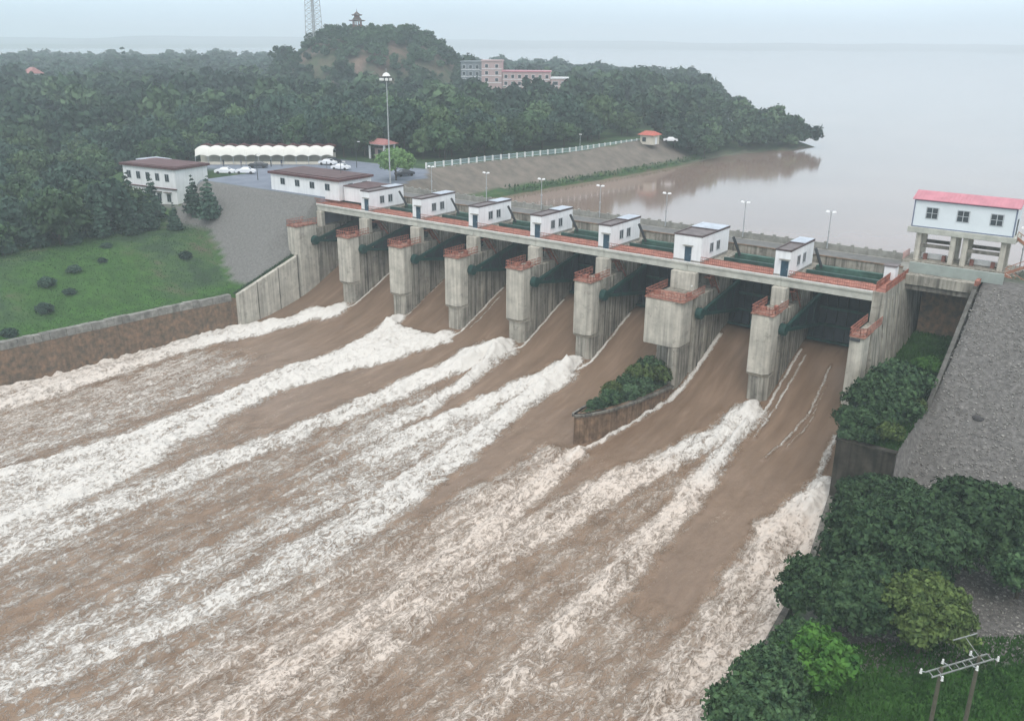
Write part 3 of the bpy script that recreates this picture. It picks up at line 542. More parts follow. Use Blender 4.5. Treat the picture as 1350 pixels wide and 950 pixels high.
# ------------------------------------------------------------------ gates
BAYS = [(-10, 0), (3, 13), (16, 26), (29, 39), (42, 52), (55, 65), (71, 80.4), (83.4, 94)]
GL = ['dark green radial gate in the leftmost bay', 'dark green radial gate in the bay second from the left', 'dark green radial gate in the third bay over the nearly dry chute', 'dark green radial gate in the fourth bay from the left',
      'dark green radial gate in the fifth bay from the left', 'dark green radial gate just left of the wide pier', 'large dark radial gate just right of the wide pier', 'large dark radial gate beside the right abutment']
TY, TZ, RG = -3.4, -6.4, 12.2
for n, (a, b) in enumerate(BAYS):
    t = thing('radial_gate', ((a+b)/2, 8, -11), GL[n], 'gate', 'radial gates of the spillway'); tilt = 0
    mb = MB(); NS = 10; A = [math.radians(-20.5+42*i/NS) for i in range(NS+1)]
    pf = [(TY+RG*math.cos(q), TZ+RG*math.sin(q)) for q in A]+[(TY+(RG+.3)*math.cos(q), TZ+(RG+.3)*math.sin(q)) for q in A[::-1]]
    mb.side(pf, a+.12, b-.12); mb.build('skin_plate', gatedark, t)
    nr = 7
    for i in range(nr):
        xx = a+.9+(b-a-1.8)*i/(nr-1); r_ = MB()
        r_.side([(TY+(RG-.35)*math.cos(q), TZ+(RG-.35)*math.sin(q)) for q in A]+[(TY+(RG-.02)*math.cos(q), TZ+(RG-.02)*math.sin(q)) for q in A[::-1]], xx-.06, xx+.06); r_.build('rib', gatedark, t)
    for q in (-19, -8, 4, 16):
        q = math.radians(q); MB().box(a+.3, b-.3, TY+(RG-.7)*math.cos(q)-.1, TY+(RG-.36)*math.cos(q), TZ+RG*math.sin(q)-.16, TZ+RG*math.sin(q)+.16).build('cross_girder', greenm, t)
    for s_, xx in ((1, a+.55), (-1, b-.55)):
        arm = MB(); T = Vector((xx, TY, TZ)); e1 = Vector((xx+s_*.9, TY+(RG-.5)*math.cos(.24), TZ+(RG-.5)*math.sin(.24))); e2 = Vector((xx+s_*.9, TY+(RG-.5)*math.cos(-.16), TZ+(RG-.5)*math.sin(-.16)))
        arm.beam(T, e1, .42, .5); arm.beam(T, e2, .42, .5)
        for i in range(2, 9):
            q = i/9; arm.beam(T+(e1-T)*q, T+(e2-T)*min(1, q+.1*(1 if i % 2 else -1)), .16, .2, (1, 0, 0))
        arm.build('gate_arm', greenm, t)
        q1 = T+(e1-T)*.22; q2 = T+(e2-T)*.22; w_ = Vector((.06, 0, 0)); MB().add([q1-w_, e1-w_, e2-w_, q2-w_, q1+w_, e1+w_, e2+w_, q2+w_], [(0,1,2,3),(7,6,5,4),(0,4,5,1),(1,5,6,2),(2,6,7,3),(3,7,4,0)]).build('arm_web', gatedark, t)
        MB().tube((xx-.5, TY, TZ), (xx+.35, TY, TZ), .88, 14, .8).build('trunnion', greenm, t, .04)
        MB().side([(TY-.6, TZ-.9), (TY+.9, TZ-1.1), (TY+.9, TZ+.9), (TY-.6, TZ+.6)], xx-s_*.53-.02, xx-s_*.3).build('trunnion_bracket', conc_dark, t)
# hoist beams in the open bays behind the walkway
HL = ['first', 'second', 'third', 'fourth', 'fifth', 'sixth', 'seventh', 'last']
for n, (a, b) in enumerate(BAYS):
    t = thing('hoist_beam', ((a+b)/2, 7, -1), 'green steel hoist beams across the open well of the %s bay counted from the left' % HL[n], 'hoist beam', 'hoist beams behind the walkway')
    MB().box(a, b, 4.6, 5.1, -1.3, .35).build('beam', hoistg, t, .03); MB().box(a, b, 8.7, 9.5, -.7, .25).build('beam', hoistg2, t, .03); MB().box(a, b, 6.9, 7.2, -1.0, -.6).build('beam', gatedark, t)
    MB().beam((a+.9, 8.4, .1), (a+.15, 7.1, 3.0), .26, .34).build('strut', darkm, t)
    if n in (5, 6, 7): MB().box(a, b, 10.9, 11.35, -1.7, -.6).build('beam', darkm, t)
# ------------------------------------------------------------------ walkway bridge
wk = thing('walkway_bridge', (40, 2, -1.5), 'long orange railed walkway bridge on concrete girders running across all the piers', 'bridge')
ends = [(-12.6, .1)]+[(PX[i-1]+.05 if i else 0, x+.05) for i, x in enumerate(PX) if i]+[(80.45, 94.0)]
ends = [(-12.6, 1.3), (1.34, 14.3), (14.34, 27.3), (27.34, 40.3), (40.34, 53.3), (53.34, 67.5), (67.54, 81.7), (81.74, 94.0)]
for a, b in ends:
    MB().box(a, b, -.32, .22, -1.3, -.34).build('girder', girder_m, wk, .04); MB().box(a, b, 3.0, 3.5, -1.5, -.34).build('girder', girder_m, wk)
    MB().box(a, b, -.5, 3.65, -.33, -.03).build('deck_slab', girder_m, wk, .02); MB().box(a, b, -.30, 3.6, -.03, .02).build('deck_paving', deckred, wk)
    MB().box(a, b, -.5, -.32, -.03, .10).build('kerb', whitep, wk)
hs = [(x, x+(2.2 if i != 5 else 4.5)) for i, x in enumerate(PX)]
edges = [-12.6]+[q for p in hs for q in p]+[94.0]
for i in range(0, len(edges), 2):
    railing(wk, [(edges[i]+.1, -.38), (edges[i+1]-.1, -.38)], .10, .95, orange, 'railing', .3, .02)
    if i: pass
# ------------------------------------------------------------------ gate houses
def gate_house(x, w, d, h):
    t = thing('gate_house', (x, 0, 0), '', 'gate house', 'white gate houses on the spillway piers'); y0 = 0.0
    m = MB(); m.box(x, x+w, y0, y0+d, .03, h); m.build('wall', wallw, t, .03)
    MB().box(x-.03, x+w+.03, y0-.03, y0+d+.03, .02, .3).build('plinth', conc_road, t)
    yb = y0+d*.56
    r = MB(); o = .07
    for q in ((x-o, x+w+o, y0-o, y0+.14), (x-o, x+.14, y0+.14, yb), (x+w-.14, x+w+o, y0+.14, yb)): r.box(*q, h+.002, h+.24)
    r.build('parapet', eave_m, t)
    MB().box(x+.145, x+w-.145, y0+.145, yb-.01, h+.003, h+.12).build('roof', roofgrey, t)
    MB().box(x-o, x+w+o, yb+.005, y0+d+o, h+.003, h+.30).build('roof_edge', eave_m, t); MB().box(x-.02, x+w+.02, yb+.12, y0+d, h+.30, h+.34).build('roof', rooflight, t)
    dx = x+w*.5-.1 if w < 3 else x+w*.42
    fr = MB().box(dx-.06, dx+1.06, y0-.05, y0-.002, .04, 2.3).build('door_frame', framew, t)
    dd = MB().box(dx, dx+1.0, y0-.08, y0-.052, .06, 2.22).build('door', doorb, t)
    MB().box(dx+.86, dx+.92, y0-.13, y0-.082, 1.05, 1.2).build('handle', steel, dd)
    MB().box(dx-.25, min(dx+1.25, x+w+.1), y0-.5, y0-.003, 2.38, 2.48).build('canopy', conc_road, t)
    for q in (.36, .60):
        yw = y0+d*q; f = MB(); xf = x+w
        f.box(xf+.002, xf+.07, yw-.62, yw-.52, 1.15, 2.55); f.box(xf+.002, xf+.07, yw+.52, yw+.62, 1.15, 2.55); f.box(xf+.002, xf+.07, yw-.52, yw+.52, 2.45, 2.55); f.box(xf+.002, xf+.11, yw-.66, yw+.66, 1.07, 1.15); f.box(xf+.002, xf+.06, yw-.03, yw+.03, 1.15, 2.45)
        f = f.build('window', framew, t); MB().box(xf-.02, xf+.02, yw-.515, yw+.515, 1.16, 2.44).build('pane', glass, f)
    return t
h0 = gate_house(0, 2.15, 9.4, 3.55); houses = [h0]+[copy_tree(h0, None, (x, 0, 0)) for x in PX[1:5]+[80.4]]
houses.insert(5, gate_house(65, 4.4, 9.6, 3.8))
HLb = ['small white gate house farthest left next to the low white building', 'white gate house second from the left on the dam', 'white gate house third from the left on the dam', 'white gate house in the middle of the row of seven',
       'white gate house just left of the widest one', 'widest white gate house with blue door above the shrub island', 'white gate house farthest right on the walkway']
for q, l in zip(houses, HLb): q['label'] = l
# ------------------------------------------------------------------ road bridge over the dam
rb = thing('road_bridge', (45, 15, -1), 'grey concrete road bridge with lamp posts behind the white gate houses', 'bridge')
MB().box(-14, 126, 11.7, 18.9, -.4, .6).build('deck', conc_road, rb)
for i in range(8):
    a = -12.6+13.4*i; b = a+13.36; b = min(b, 95.2)
    MB().box(a, b, 11.4, 11.68, -.9, 1.0).build('parapet', conc, rb, .03); MB().box(a, b, 11.3, 11.78, 1.003, 1.14).build('coping', brick, rb)
MB().box(-12.6, 93.0, 18.3, 18.6, .603, 1.55).build('parapet', conc_road, rb)
for i in range(52):
    xx = -12.2+2.03*i
    MB().box(xx, xx+.4, 18.22, 18.68, .61, 1.78).build('parapet_block', conc_road, rb)
MB().box(-12.6, 96, 19.0, 20.2, -16, .5).build('upstream_wall', conc_dark, rb)
kind(MB().box(-14, 93.2, 12.6, 17.6, .604, .612).build('roadway', mat('asphalt_road', (.16, .16, .155), .2, .8, .9), rb), 'structure')
# lamp posts on the road bridge
def street_lamp(x, y, z, h, label, group='lamp posts along the dam road'):
    t = thing('street_lamp', (x, y, z), label, 'street lamp', group)
    MB().tube((x, y, z), (x, y, z+h*.5), .10, 8, .085).tube((x, y, z+h*.5), (x, y, z+h), .07, 8, .055).build('pole', steel, t)
    MB().box(x-.16, x+.16, y-.16, y+.16, z, z+.25).build('base_plate', conc_road, t); MB().tube((x, y, z+h*.48), (x, y, z+h*.53), .15, 8).build('collar', steel, t)
    MB().beam((x-.55, y-.1, z+h), (x+.55, y-.1, z+h+.1), .07, .07).build('bracket', steel, t)
    for s_ in (-1, 1):
        MB().add([(x+s_*.2,y-.28,z+h-.05),(x+s_*.75,y-.28,z+h+.02),(x+s_*.75,y+.1,z+h+.02),(x+s_*.2,y+.1,z+h-.05),(x+s_*.28,y-.2,z+h+.22),(x+s_*.68,y-.2,z+h+.25),(x+s_*.68,y+.02,z+h+.25),(x+s_*.28,y+.02,z+h+.22)],
                 [(0,1,2,3),(7,6,5,4),(0,4,5,1),(1,5,6,2),(2,6,7,3),(3,7,4,0)]).build('lamp_head', lampm, t)
    return t
LX = [1.8, 15.8, 28.7, 41.3, 54.3, 68.2, 81.8]
LL = ['lamp post on the dam road farthest left by the first gate houses', 'second lamp post from the left on the dam road', 'third lamp post from the left on the dam road', 'fourth lamp post from the left standing in the middle of the dam road',
      'fifth lamp post from the left on the dam road', 'lamp post on the dam road just right of the widest gate house', 'lamp post on the dam road nearest the pink roofed control house']
l0 = street_lamp(1.8, 18.05, .6, 5.75, LL[0])
for x, l in zip(LX[1:], LL[1:]): c = copy_tree(l0, None, (x, 18.05, .6)); c['label'] = l
c = copy_tree(l0, None, (107.5, 22.5, .6)); c['label'] = 'lamp post at the right end beside the control house stairs'
# ------------------------------------------------------------------ control house, right
t = thing('control_house', (100, 20, .6), 'white control house with pink red roof raised on grey columns', 'house')
MB().box(93.4, 106.5, 18.0, 22.4, 5.75, 9.55).build('wall', wallw2, t)
tr = MB()
for a in ((93.36,93.52), (106.38,106.54)): tr.box(*a, 17.95, 17.995, 5.7, 9.6)
tr.box(93.52, 106.38, 17.95, 17.995, 5.7, 5.85).box(93.52, 106.38, 17.95, 17.995, 9.42, 9.6)
tr.box(106.505, 106.55, 17.96, 18.1, 5.7, 9.6); tr.build('trim', mat('blue_grey_trim', (.16, .19, .27), .1, 1, .5), t)
MB().side([(17.6, 9.6), (20.2, 10.5), (22.8, 9.6), (22.8, 9.7), (20.2, 10.62), (17.6, 9.7)], 93.1, 106.9).build('roof', pinkred, t)
ribs = MB()
for i in range(28): xx = 93.3+i*.5; ribs.beam((xx, 17.65, 9.73), (xx, 20.2, 10.63), .05, .05)
ribs.build('roof_seam', pinkred, t)
MB().side([(18.0, 9.56), (22.4, 9.56), (20.2, 10.45)], 93.45, 106.45).build('gable', wallw2, t)
MB().box(93.0, 107.0, 17.6, 22.8, 4.9, 5.7).build('floor_slab', girder_m, t, .05)
for xc in (95.9, 99.95, 104.2):
    f = MB().box(xc-.85, xc+.85, 17.93, 17.98, 7.0, 8.65).build('window', framew, t)
    for i in range(2):
        for j in range(2): MB().box(xc-.72+.76*i, xc-.06+.76*i, 17.915, 17.935, 7.1+.76*j, 7.78+.76*j).build('pane', glass, f)
MB().box(106.505, 106.56, 19.6, 20.6, 5.76, 7.9).build('door', darkm, t)
for xc in (94.6, 99.2, 100.8, 105.6):
    for yc in (18.3, 22.0): MB().box(xc-.35, xc+.35, yc-.35, yc+.35, -8, 4.895).build('column', concf, t, .04)
for yc in (18.3, 22.0):
    for a, b in ((94.95, 98.85), (101.15, 105.25)): MB().box(a, b, yc-.2, yc+.2, 2.9, 3.35).build('cross_beam', conc_dark, t)
for a, b in ((95, 98.8), (101.2, 105.2)):
    MB().box(a, b, 19.6, 20.4, .95, 1.7).build('hoist_machine', whitep, t, .1); MB().box(a+.4, a+.9, 18.9, 19.4, .95, 1.8).box(b-.9, b-.4, 18.9, 19.4, .95, 1.8).build('hoist_motor', mat('rust_motor', (.22, .10, .08), .3, 2, .7), t)
MB().box(92.9, 108, 17.2, 23.0, .61, .95).build('base_slab', conc, t)
for k_ in range(6):
    MB().box(93.0+.02*k_, 93.1+.02*k_, 17.4+.6*k_, 17.5+.6*k_, .95, 2.0).build('railing_post', mat('rose_paint', (.5, .3, .27), .1, 1, .6) if k_ == 0 else bpy.data.materials['rose_paint'], t)
stt = thing('outside_stair', (109, 20, .6), 'brown railed outside stair in two flights at the right end of the control house', 'stair')
sm_ = mat('stair_tan', (.50, .46, .40), .15, 1, .8); rm_ = mat('stair_rust', (.33, .16, .11), .2, 1, .7)
for (p, q, yy) in (((107.0, 5.6), (110.6, 3.2), 19.0), ((110.6, 3.2), (106.6, .9), 17.6), ((106.6, 1.0), (112, -1.8), 16.4)):
    a = Vector((p[0], yy, p[1])); b = Vector((q[0], yy, q[1])); MB().beam(a+Vector((0,0,-.15)), b+Vector((0,0,-.15)), 1.1, .3, (0, 0, 1)).build('flight', sm_, stt)
    fl = MB(); fl.beam(a+Vector((0,-.55,.9)), b+Vector((0,-.55,.9)), .09, .09); fl.beam(a+Vector((0,-.55,.02)), b+Vector((0,-.55,.02)), .12, .35)
    for i in range(9): g_ = a+(b-a)*i/8+Vector((0,-.55,0)); fl.beam(g_, g_+up*.9, .05, .05, (0, 1, 0))
    fl.build('railing', rm_, stt)
# deck over the old outlet channel
ol = thing('outlet_bridge', (100, 11, -1), 'grey green guard wall and deck over the dark channel opening below the control house', 'bridge')
MB().box(95.4, 107.2, 11.1, 11.4, .603, 2.05).build('guard_wall', mat('green_grey_concrete', (.30, .335, .31), .15, .6, .8), ol, .03)
MB().box(95.5, 104.7, 9.6, 11.6, -.75, .60).build('deck', conc, ol, .03); MB().box(95.6, 104.6, 9.9, 11.3, -1.5, -.76).build('soffit_beam', conc_dark, ol)
MB().box(97, 104.6, 14.5, 15.0, -12, -.76).build('back_wall', brick, ol); MB().box(104.2, 104.7, 8.2, 14.5, -12, .6).build('side_wall', conc_dark, ol)
MB().box(104.3, 104.75, 8.4, 10.2, .62, 1.3).build('end_post', orange, ol)
# curb wall between channel and gravel slope
cw = thing('curb_wall', (104.4, -5, -12), 'low grey curb wall edging the gravel slope beside the overgrown channel', 'wall')
n_ = 12
for i in range(n_):
    ya, yb = 8.2-(8.2+22.5)*i/n_, 8.2-(8.2+22.5)*(i+1)/n_+.05; za, zb = [max(.95+.59*(q-9.7), -18.2)+.15 for q in (ya, yb)]
    MB().add([(104.2,ya,za-3),(104.7,ya,za-3),(104.7,ya,za),(104.2,ya,za),(104.2,yb,zb-3),(104.7,yb,zb-3),(104.7,yb,zb),(104.2,yb,zb)], [(0,1,2,3),(7,6,5,4),(1,5,6,2),(3,2,6,7),(0,3,7,4),(0,4,5,1)]).build('wall_block', curbm, cw)
# ------------------------------------------------------------------ retaining walls
rw = thing('retaining_wall', (98, -20, -20), 'dark weathered retaining wall at the foot of the right abutment above the foam', 'wall')
MB().plan([(95.2, -7.0), (98.0, -23), (104.4, -23), (104.4, -22.3), (98.6, -22.3), (96.2, -7.0)], -23, -11.8).build('wall', mat('mossy_wall', (.055, .048, .038), .5, .6, .95, .4, 4, streak=.5), rw, .05)
MB().plan([(95.1, -7.1), (97.9, -23.1), (104.5, -23.1), (104.5, -22.2), (98.7, -22.2), (96.3, -7.1)], -11.79, -11.6).build('coping', bpy.data.materials['mossy_wall'], rw)
rbw = thing('bank_wall', (101, -60, -20), 'dark right bank wall half hidden under the riverside trees', 'wall')
bpts = [(98.0, -23.1), (101.2, -40), (103.3, -65), (107, -120)]
for (a, b) in zip(bpts[:-1], bpts[1:]): MB().plan([a, b, (b[0]+.6, b[1]), (a[0]+.6, a[1])][::-1], -23, -18.7).build('wall', conc_dark, rbw)
lw = thing('left_bank_wall', (-14, -60, -20), 'long brown masonry river wall with grey coping below the grass bank', 'wall')
wp = [(-11.0, -21.6), (-12.2, -21.9), (-14.0, -32), (-15.4, -46), (-17.2, -62), (-18.4, -84), (-20, -120)]
for (a, b) in zip(wp[:-1], wp[1:]): MB().add([(a[0]+.9,a[1],-24),(a[0],a[1],-14.4),(a[0]-.9,a[1],-14.4),(a[0]-.9,a[1],-24),(b[0]+.9,b[1],-24),(b[0],b[1],-14.4),(b[0]-.9,b[1],-14.4),(b[0]-.9,b[1],-24)],
     [(0,1,2,3),(7,6,5,4),(0,4,5,1),(1,5,6,2),(2,6,7,3)]).build('wall', brick, lw)
cs = MB(); d_ = 0; px = np.array([p[0] for p in wp[1:]][::-1]); py = np.array([p[1] for p in wp[1:]][::-1]); cop = []
yy = -22.0; k = 0
while yy > -118:
    ln = 1.15+.25*random.random(); a = float(np.interp(yy, py, px)); b = float(np.interp(yy-ln, py, px)); j = random.uniform(-.06, .06); hj = random.uniform(-.08, .08)
    MB().add([(a+.12+j,yy,-14.95),(a-1.0,yy,-14.95),(a-1.0,yy,-13.75+hj),(a+.08+j,yy,-13.75+hj),(b+.12+j,yy-ln+.05,-14.95),(b-1.0,yy-ln+.05,-14.95),(b-1.0,yy-ln+.05,-13.75+hj),(b+.08+j,yy-ln+.05,-13.75+hj)],
             [(0,1,2,3),(7,6,5,4),(0,3,7,4),(3,2,6,7),(2,1,5,6)]).build('coping_stone', coping, lw)
    yy -= ln
# ------------------------------------------------------------------ divider island
dv = thing('divider_island', (67, -20, -20), 'pointed brown concrete divider wall below the widest pier, filled with earth and shrubs', 'divider wall')
op = [(70.2, -8.05), (69.9, -13), (69.1, -18.5), (67.9, -22.5), (66.4, -25.6), (65.3, -26.6), (65.0, -26.2), (64.9, -20), (65.0, -8.05)]
ip = [(69.6, -8.05), (69.3, -13), (68.5, -18.3), (67.4, -22.1), (66.1, -24.9), (65.5, -25.6), (65.45, -25.4), (65.4, -20), (65.5, -8.05)]
def ztop(y): return -15.9 - .0*y if y < -20 else -15.9-(y+20)*.03
m = MB(); n = len(op); V = [(x, y, -23) for x, y in op]+[(x, y, ztop(y)) for x, y in op]+[(x, y, ztop(y)) for x, y in ip]+[(x, y, -23) for x, y in ip]
m.add(V, [(i+1, i, n+i, n+i+1)[::-1] for i in range(n-1)]+[(n+i, n+i+1, 2*n+i+1, 2*n+i) for i in range(n-1)]+[(2*n+i, 2*n+i+1, 3*n+i+1, 3*n+i) for i in range(n-1)]); m.build('wall', mat('brown_concrete', (.22, .145, .095), .5, .9, .95, .5, 4, streak=.5), dv)
m = MB()
for i in range(n-1):
    a, b = op[i], op[i+1]; L_ = math.hypot(b[0]-a[0], b[1]-a[1])
    m.beam((a[0], a[1], ztop(a[1])-.15), (b[0], b[1], ztop(b[1])-.15), .62, .3)
m.build('coping', conc_dark, dv)
MB().plan([(x, y) for x, y in ip][::-1], -22, -16.3).build('earth_fill', mat('earth', (.10, .08, .05), .3, 1, .95), dv)
MB().box(65.2, 69.4, -7.8, -4.0, -16.2, -11.6).build('recess', conc_dark, dv) if False else None

# ------------------------------------------------------------------ riprap stones on the right slope
def ico():
    p = (1+5**.5)/2; v = np.array([(-1,p,0),(1,p,0),(-1,-p,0),(1,-p,0),(0,-1,p),(0,1,p),(0,-1,-p),(0,1,-p),(p,0,-1),(p,0,1),(-p,0,-1),(-p,0,1)], float); v /= np.linalg.norm(v[0])
    f = np.array([(0,11,5),(0,5,1),(0,1,7),(0,7,10),(0,10,11),(1,5,9),(5,11,4),(11,10,2),(10,7,6),(7,1,8),(3,9,4),(3,4,2),(3,2,6),(3,6,8),(3,8,9),(4,9,5),(2,4,11),(6,2,10),(8,6,7),(9,8,1)]); return v, f
IV, IF = ico()
def stones(name, n, fx, fy, s0, s1, m_, cond):
    xs_ = RS.uniform(*fx, n); ys_ = RS.uniform(*fy, n); k = cond(xs_, ys_); xs_, ys_ = xs_[k], ys_[k]; n = len(xs_); zs_ = height(xs_, ys_)
    s = s0+(s1-s0)*RS.rand(n)**3.5; an = RS.rand(n)*2*PI; V = []
    sc = s[:,None]*np.stack([RS.uniform(.8,1.3,n), RS.uniform(.7,1.1,n), RS.uniform(.4,.75,n)], 1)
    P_ = IV[None]*sc[:,None]*(1+RS.uniform(-.22,.22,(n,12,1))); c, q = np.cos(an)[:,None], np.sin(an)[:,None]
    V = np.stack([P_[:,:,0]*c-P_[:,:,1]*q+xs_[:,None], P_[:,:,0]*q+P_[:,:,1]*c+ys_[:,None], P_[:,:,2]+zs_[:,None]+.05], 2).reshape(-1, 3)
    Q_ = (IF[None]+12*np.arange(n)[:,None,None]).reshape(-1, 3)
    return link(name, npmesh(name, V, Q_, m_))
o = stones('riprap', 30000, (104.8, 131), (-60, 9), .035, .16, stone, lambda x, y: (y > -50+.9*(x-112)) & (x > 104.8)); kind(o, 'stuff'); o['label'] = 'grey riprap stones covering the right embankment slope'
bo = thing('boulder', (110, -9.7, -10.6), 'single dark boulder lying on the gravel slope at right', 'boulder')
bv = IV*np.array([.75, .55, .4]); link('rock', npmesh('rock', bv, IF, mat('dark_rock', (.06, .055, .055), .3, 2, .9)), (0, 0, 0), bo)

# ------------------------------------------------------------------ foliage
def crown_arrays(seed, R, H, nl, ls, lobes=8, shape='round', flat=.7, core=.62):
    rs = np.random.RandomState(seed); C_ = []; Rr = []
    for i in range(lobes):
        if shape == 'cone': q = i/(lobes-1); C_.append((rs.uniform(-.1,.1)*R, rs.uniform(-.1,.1)*R, H*(.08+.85*q))); Rr.append(R*(1.02-.9*q))
        elif shape == 'column': q = i/(lobes-1); C_.append((rs.uniform(-.2,.2)*R, rs.uniform(-.2,.2)*R, H*(.05+.88*q))); Rr.append(R*(.9-.5*q))
        else:
            zz = 1-1.55*(i+.5)/lobes; rr = math.sqrt(max(0, 1-zz*zz)); an = i*2.39996+rs.uniform(-.4,.4); j_ = rs.uniform(.50, .74)
            C_.append((R*rr*j_*math.cos(an), R*rr*j_*math.sin(an), H*(.52+.30*zz*rs.uniform(.85,1.12)))); Rr.append(R*rs.uniform(.34,.50)*(8/lobes)**.28)
        if i == 0 and shape == 'round': C_.append((0, 0, H*.5)); Rr.append(R*.55)
    lobes = len(C_)
    C_ = np.array(C_); Rr = np.array(Rr); w = Rr**2; idx = rs.choice(lobes, nl, p=w/w.sum())
    d = rs.normal(size=(nl, 3)); d /= np.linalg.norm(d, axis=1)[:,None]; d[:,2] = np.where(d[:,2] < -.35, -d[:,2], d[:,2])
    rad = Rr[idx]*(.55+.5*rs.rand(nl)**.6)*(1+.30*np.sin(d[:,0]*8+idx*1.7)*np.cos(d[:,1]*7+idx)+.22*(rs.rand(nl) > .88)*rs.rand(nl))
    fz = np.where(shape == 'cone', .28, flat); P_ = C_[idx]+d*rad[:,None]*np.array([1, 1, float(fz)])
    nrm = d*.9+rs.normal(size=(nl,3))*.55; nrm /= np.linalg.norm(nrm, axis=1)[:,None]
    a = np.cross(nrm, rs.normal(size=(nl,3))); a /= np.linalg.norm(a, axis=1)[:,None]; b = np.cross(nrm, a)
    s = ls*(.6+.8*rs.rand(nl))[:,None]; a = a*s; b = b*s*.62
    V = np.stack([P_-a-b*.3, P_-b, P_+a+b*.1, P_+b], 1).reshape(-1, 3); Q_ = np.arange(nl*4).reshape(-1, 4)
    # dark core volumes so that the crown is not see-through in its middle
    CV = []; CQ = []
    for i in range(lobes):
        CV.append(IV*Rr[i]*core*np.array([1, 1, float(fz)])+C_[i])
    return V, Q_, np.concatenate(CV), (IF[None]+12*np.arange(lobes)[:,None,None]).reshape(-1, 3)
def crown_mesh(name, m, *a, **k):
    V, Q_, CV, CQ = crown_arrays(*a, **k); n = len(V)
    # triangles of the core are written as quads with a repeated corner split off: keep one polygon size
    T = np.concatenate([Q_[:, [0,1,2]], Q_[:, [0,2,3]], CQ+n]); return npmesh(name, np.concatenate([V, CV]), T, m)
def trunk_mesh(H, r, limbs=5, seed=1, R=3, name='trunk'):
    rs = random.Random(seed); m = MB(); m.tube((0,0,-.6), (0,0,H*.5), r, 8, r*.6); m.tube((0,0,H*.5), (rs.uniform(-.2,.2),.1,H*.8), r*.6, 6, r*.25)
    for i in range(limbs):
        an = i*2.4; z = H*(.3+.08*i); m.tube((0,0,z), (R*.5*math.cos(an), R*.5*math.sin(an), z+H*.22), r*.35, 5, r*.12)
    me = bpy.data.meshes.new(name); me.from_pydata(m.v, [], m.f); me.materials.append(bark); return me
def tree(x, y, cm, tm, s, label, group=None, z=None, rz=None, cat='tree', name='tree', sz=1, zs=None):
    z = float(height(x, y)) if z is None else z
    t = thing(name, (x, y, z), label, cat, group); t.rotation_euler = (0, 0, random.uniform(0, 6.28) if rz is None else rz); t.scale = (s, s, s*sz)
    link('crown', cm, (0,0,0), t)
    if tm: link('trunk', tm, (0,0,0), t)
    return t
# far-bank tree kinds
KC = [crown_mesh('crown', [leaf_dark, leaf_mid, leaf_dark, leaf_pale, leaf_dark][i], 100+i, 4.9, 10.2, 1700, .46, 14+i*2, flat=.75) for i in range(5)]
KT = [trunk_mesh(9.5, .22, 4, i, 4) for i in range(2)]
KCON = crown_mesh('crown', leaf_dark, 200, 2.6, 10, 1100, .42, 10, 'cone'); KCOL = crown_mesh('crown', leaf_dark, 201, 1.7, 15, 700, .5, 9, 'column'); KTT = trunk_mesh(9, .2, 0, 5)
GN = np.array([CAM.x, CAM.y])
def excluded(x, y):
    ok = True
    if -96 < x and -1 < y < 46: ok = False            # parking and buildings
    if x > -52 and y < 10 and y > -150 and not (x < -43.5+.0*y): ok = False
    if -96 < x < -50 and -14 < y < 14: ok = False
    if -49 < x < -26 and 44 < y < 57: ok = False
    if -146 < x < -98 and 204 < y < 250: ok = False         # pink houses
    if y > 40 and x > float(np.interp(y, CRY, CRX))-7 and y < 141: ok = False
    if y >= 141 and x > float(np.interp(y, SHY, SHX))-.3: ok = False
    if math.hypot((x+199)/47, (y-209)/41) < 1: ok = False
    return not ok
def visible(x, y, pad=40):
    d = Vector((x, y, 0))-CAM; zz = d.dot(fw); 
    if zz < 20: return False
    px_ = 675+F*d.dot(r2)/zz; return -pad < px_ < 1350+pad
cand = []
rg = random.Random(3)
def jitter(step, dmin, dmax):
    L_ = []; n = int(900/step)
    for i in range(-n, n):
        for j in range(-n, n):
            x = CAM.x-200+i*step+rg.uniform(-.42,.42)*step; y = 60+j*step*1.0+rg.uniform(-.42,.42)*step; d = math.hypot(x-CAM.x, y-CAM.y)
            if dmin <= d < dmax and x < 20 and y > -160 and visible(x, y) and not excluded(x, y): L_.append((d, x, y))
    return L_
c1 = jitter(6.4, 120, 300); c1.sort(); near_, rest = c1[:288], c1[288:]
for i, (d, x, y) in enumerate(near_):
    kx = rg.randrange(5); s = rg.uniform(.68, 1.32)*(.8 if y > 130 else 1)
    tone = {0: 'dark', 1: 'mid green', 2: 'blackish green', 3: 'pale green', 4: 'dull dark'}[kx]
    if y < -20: lab = '%s round tree in the wood at the left edge above the grass bank' % tone
    elif x < -75: lab = '%s round tree in the wood behind the white two storey building' % tone
    elif x < -30 and y < 90: lab = '%s round tree in the wood right behind the canopy and gatehouse' % tone
    elif y < 140: lab = '%s round tree in the wood along the pale blue railing' % tone
    else: lab = '%s round tree in the wood on the headland beyond the kiosk' % tone
    gr = lab.replace(' round tree', ' trees')
    tree(x, y, KC[kx], KT[i % 2], s, lab, gr, sz=rg.uniform(.85, 1.25), z=float(height(x, y))-(2.6*s if y < 20 else 1.2*s))
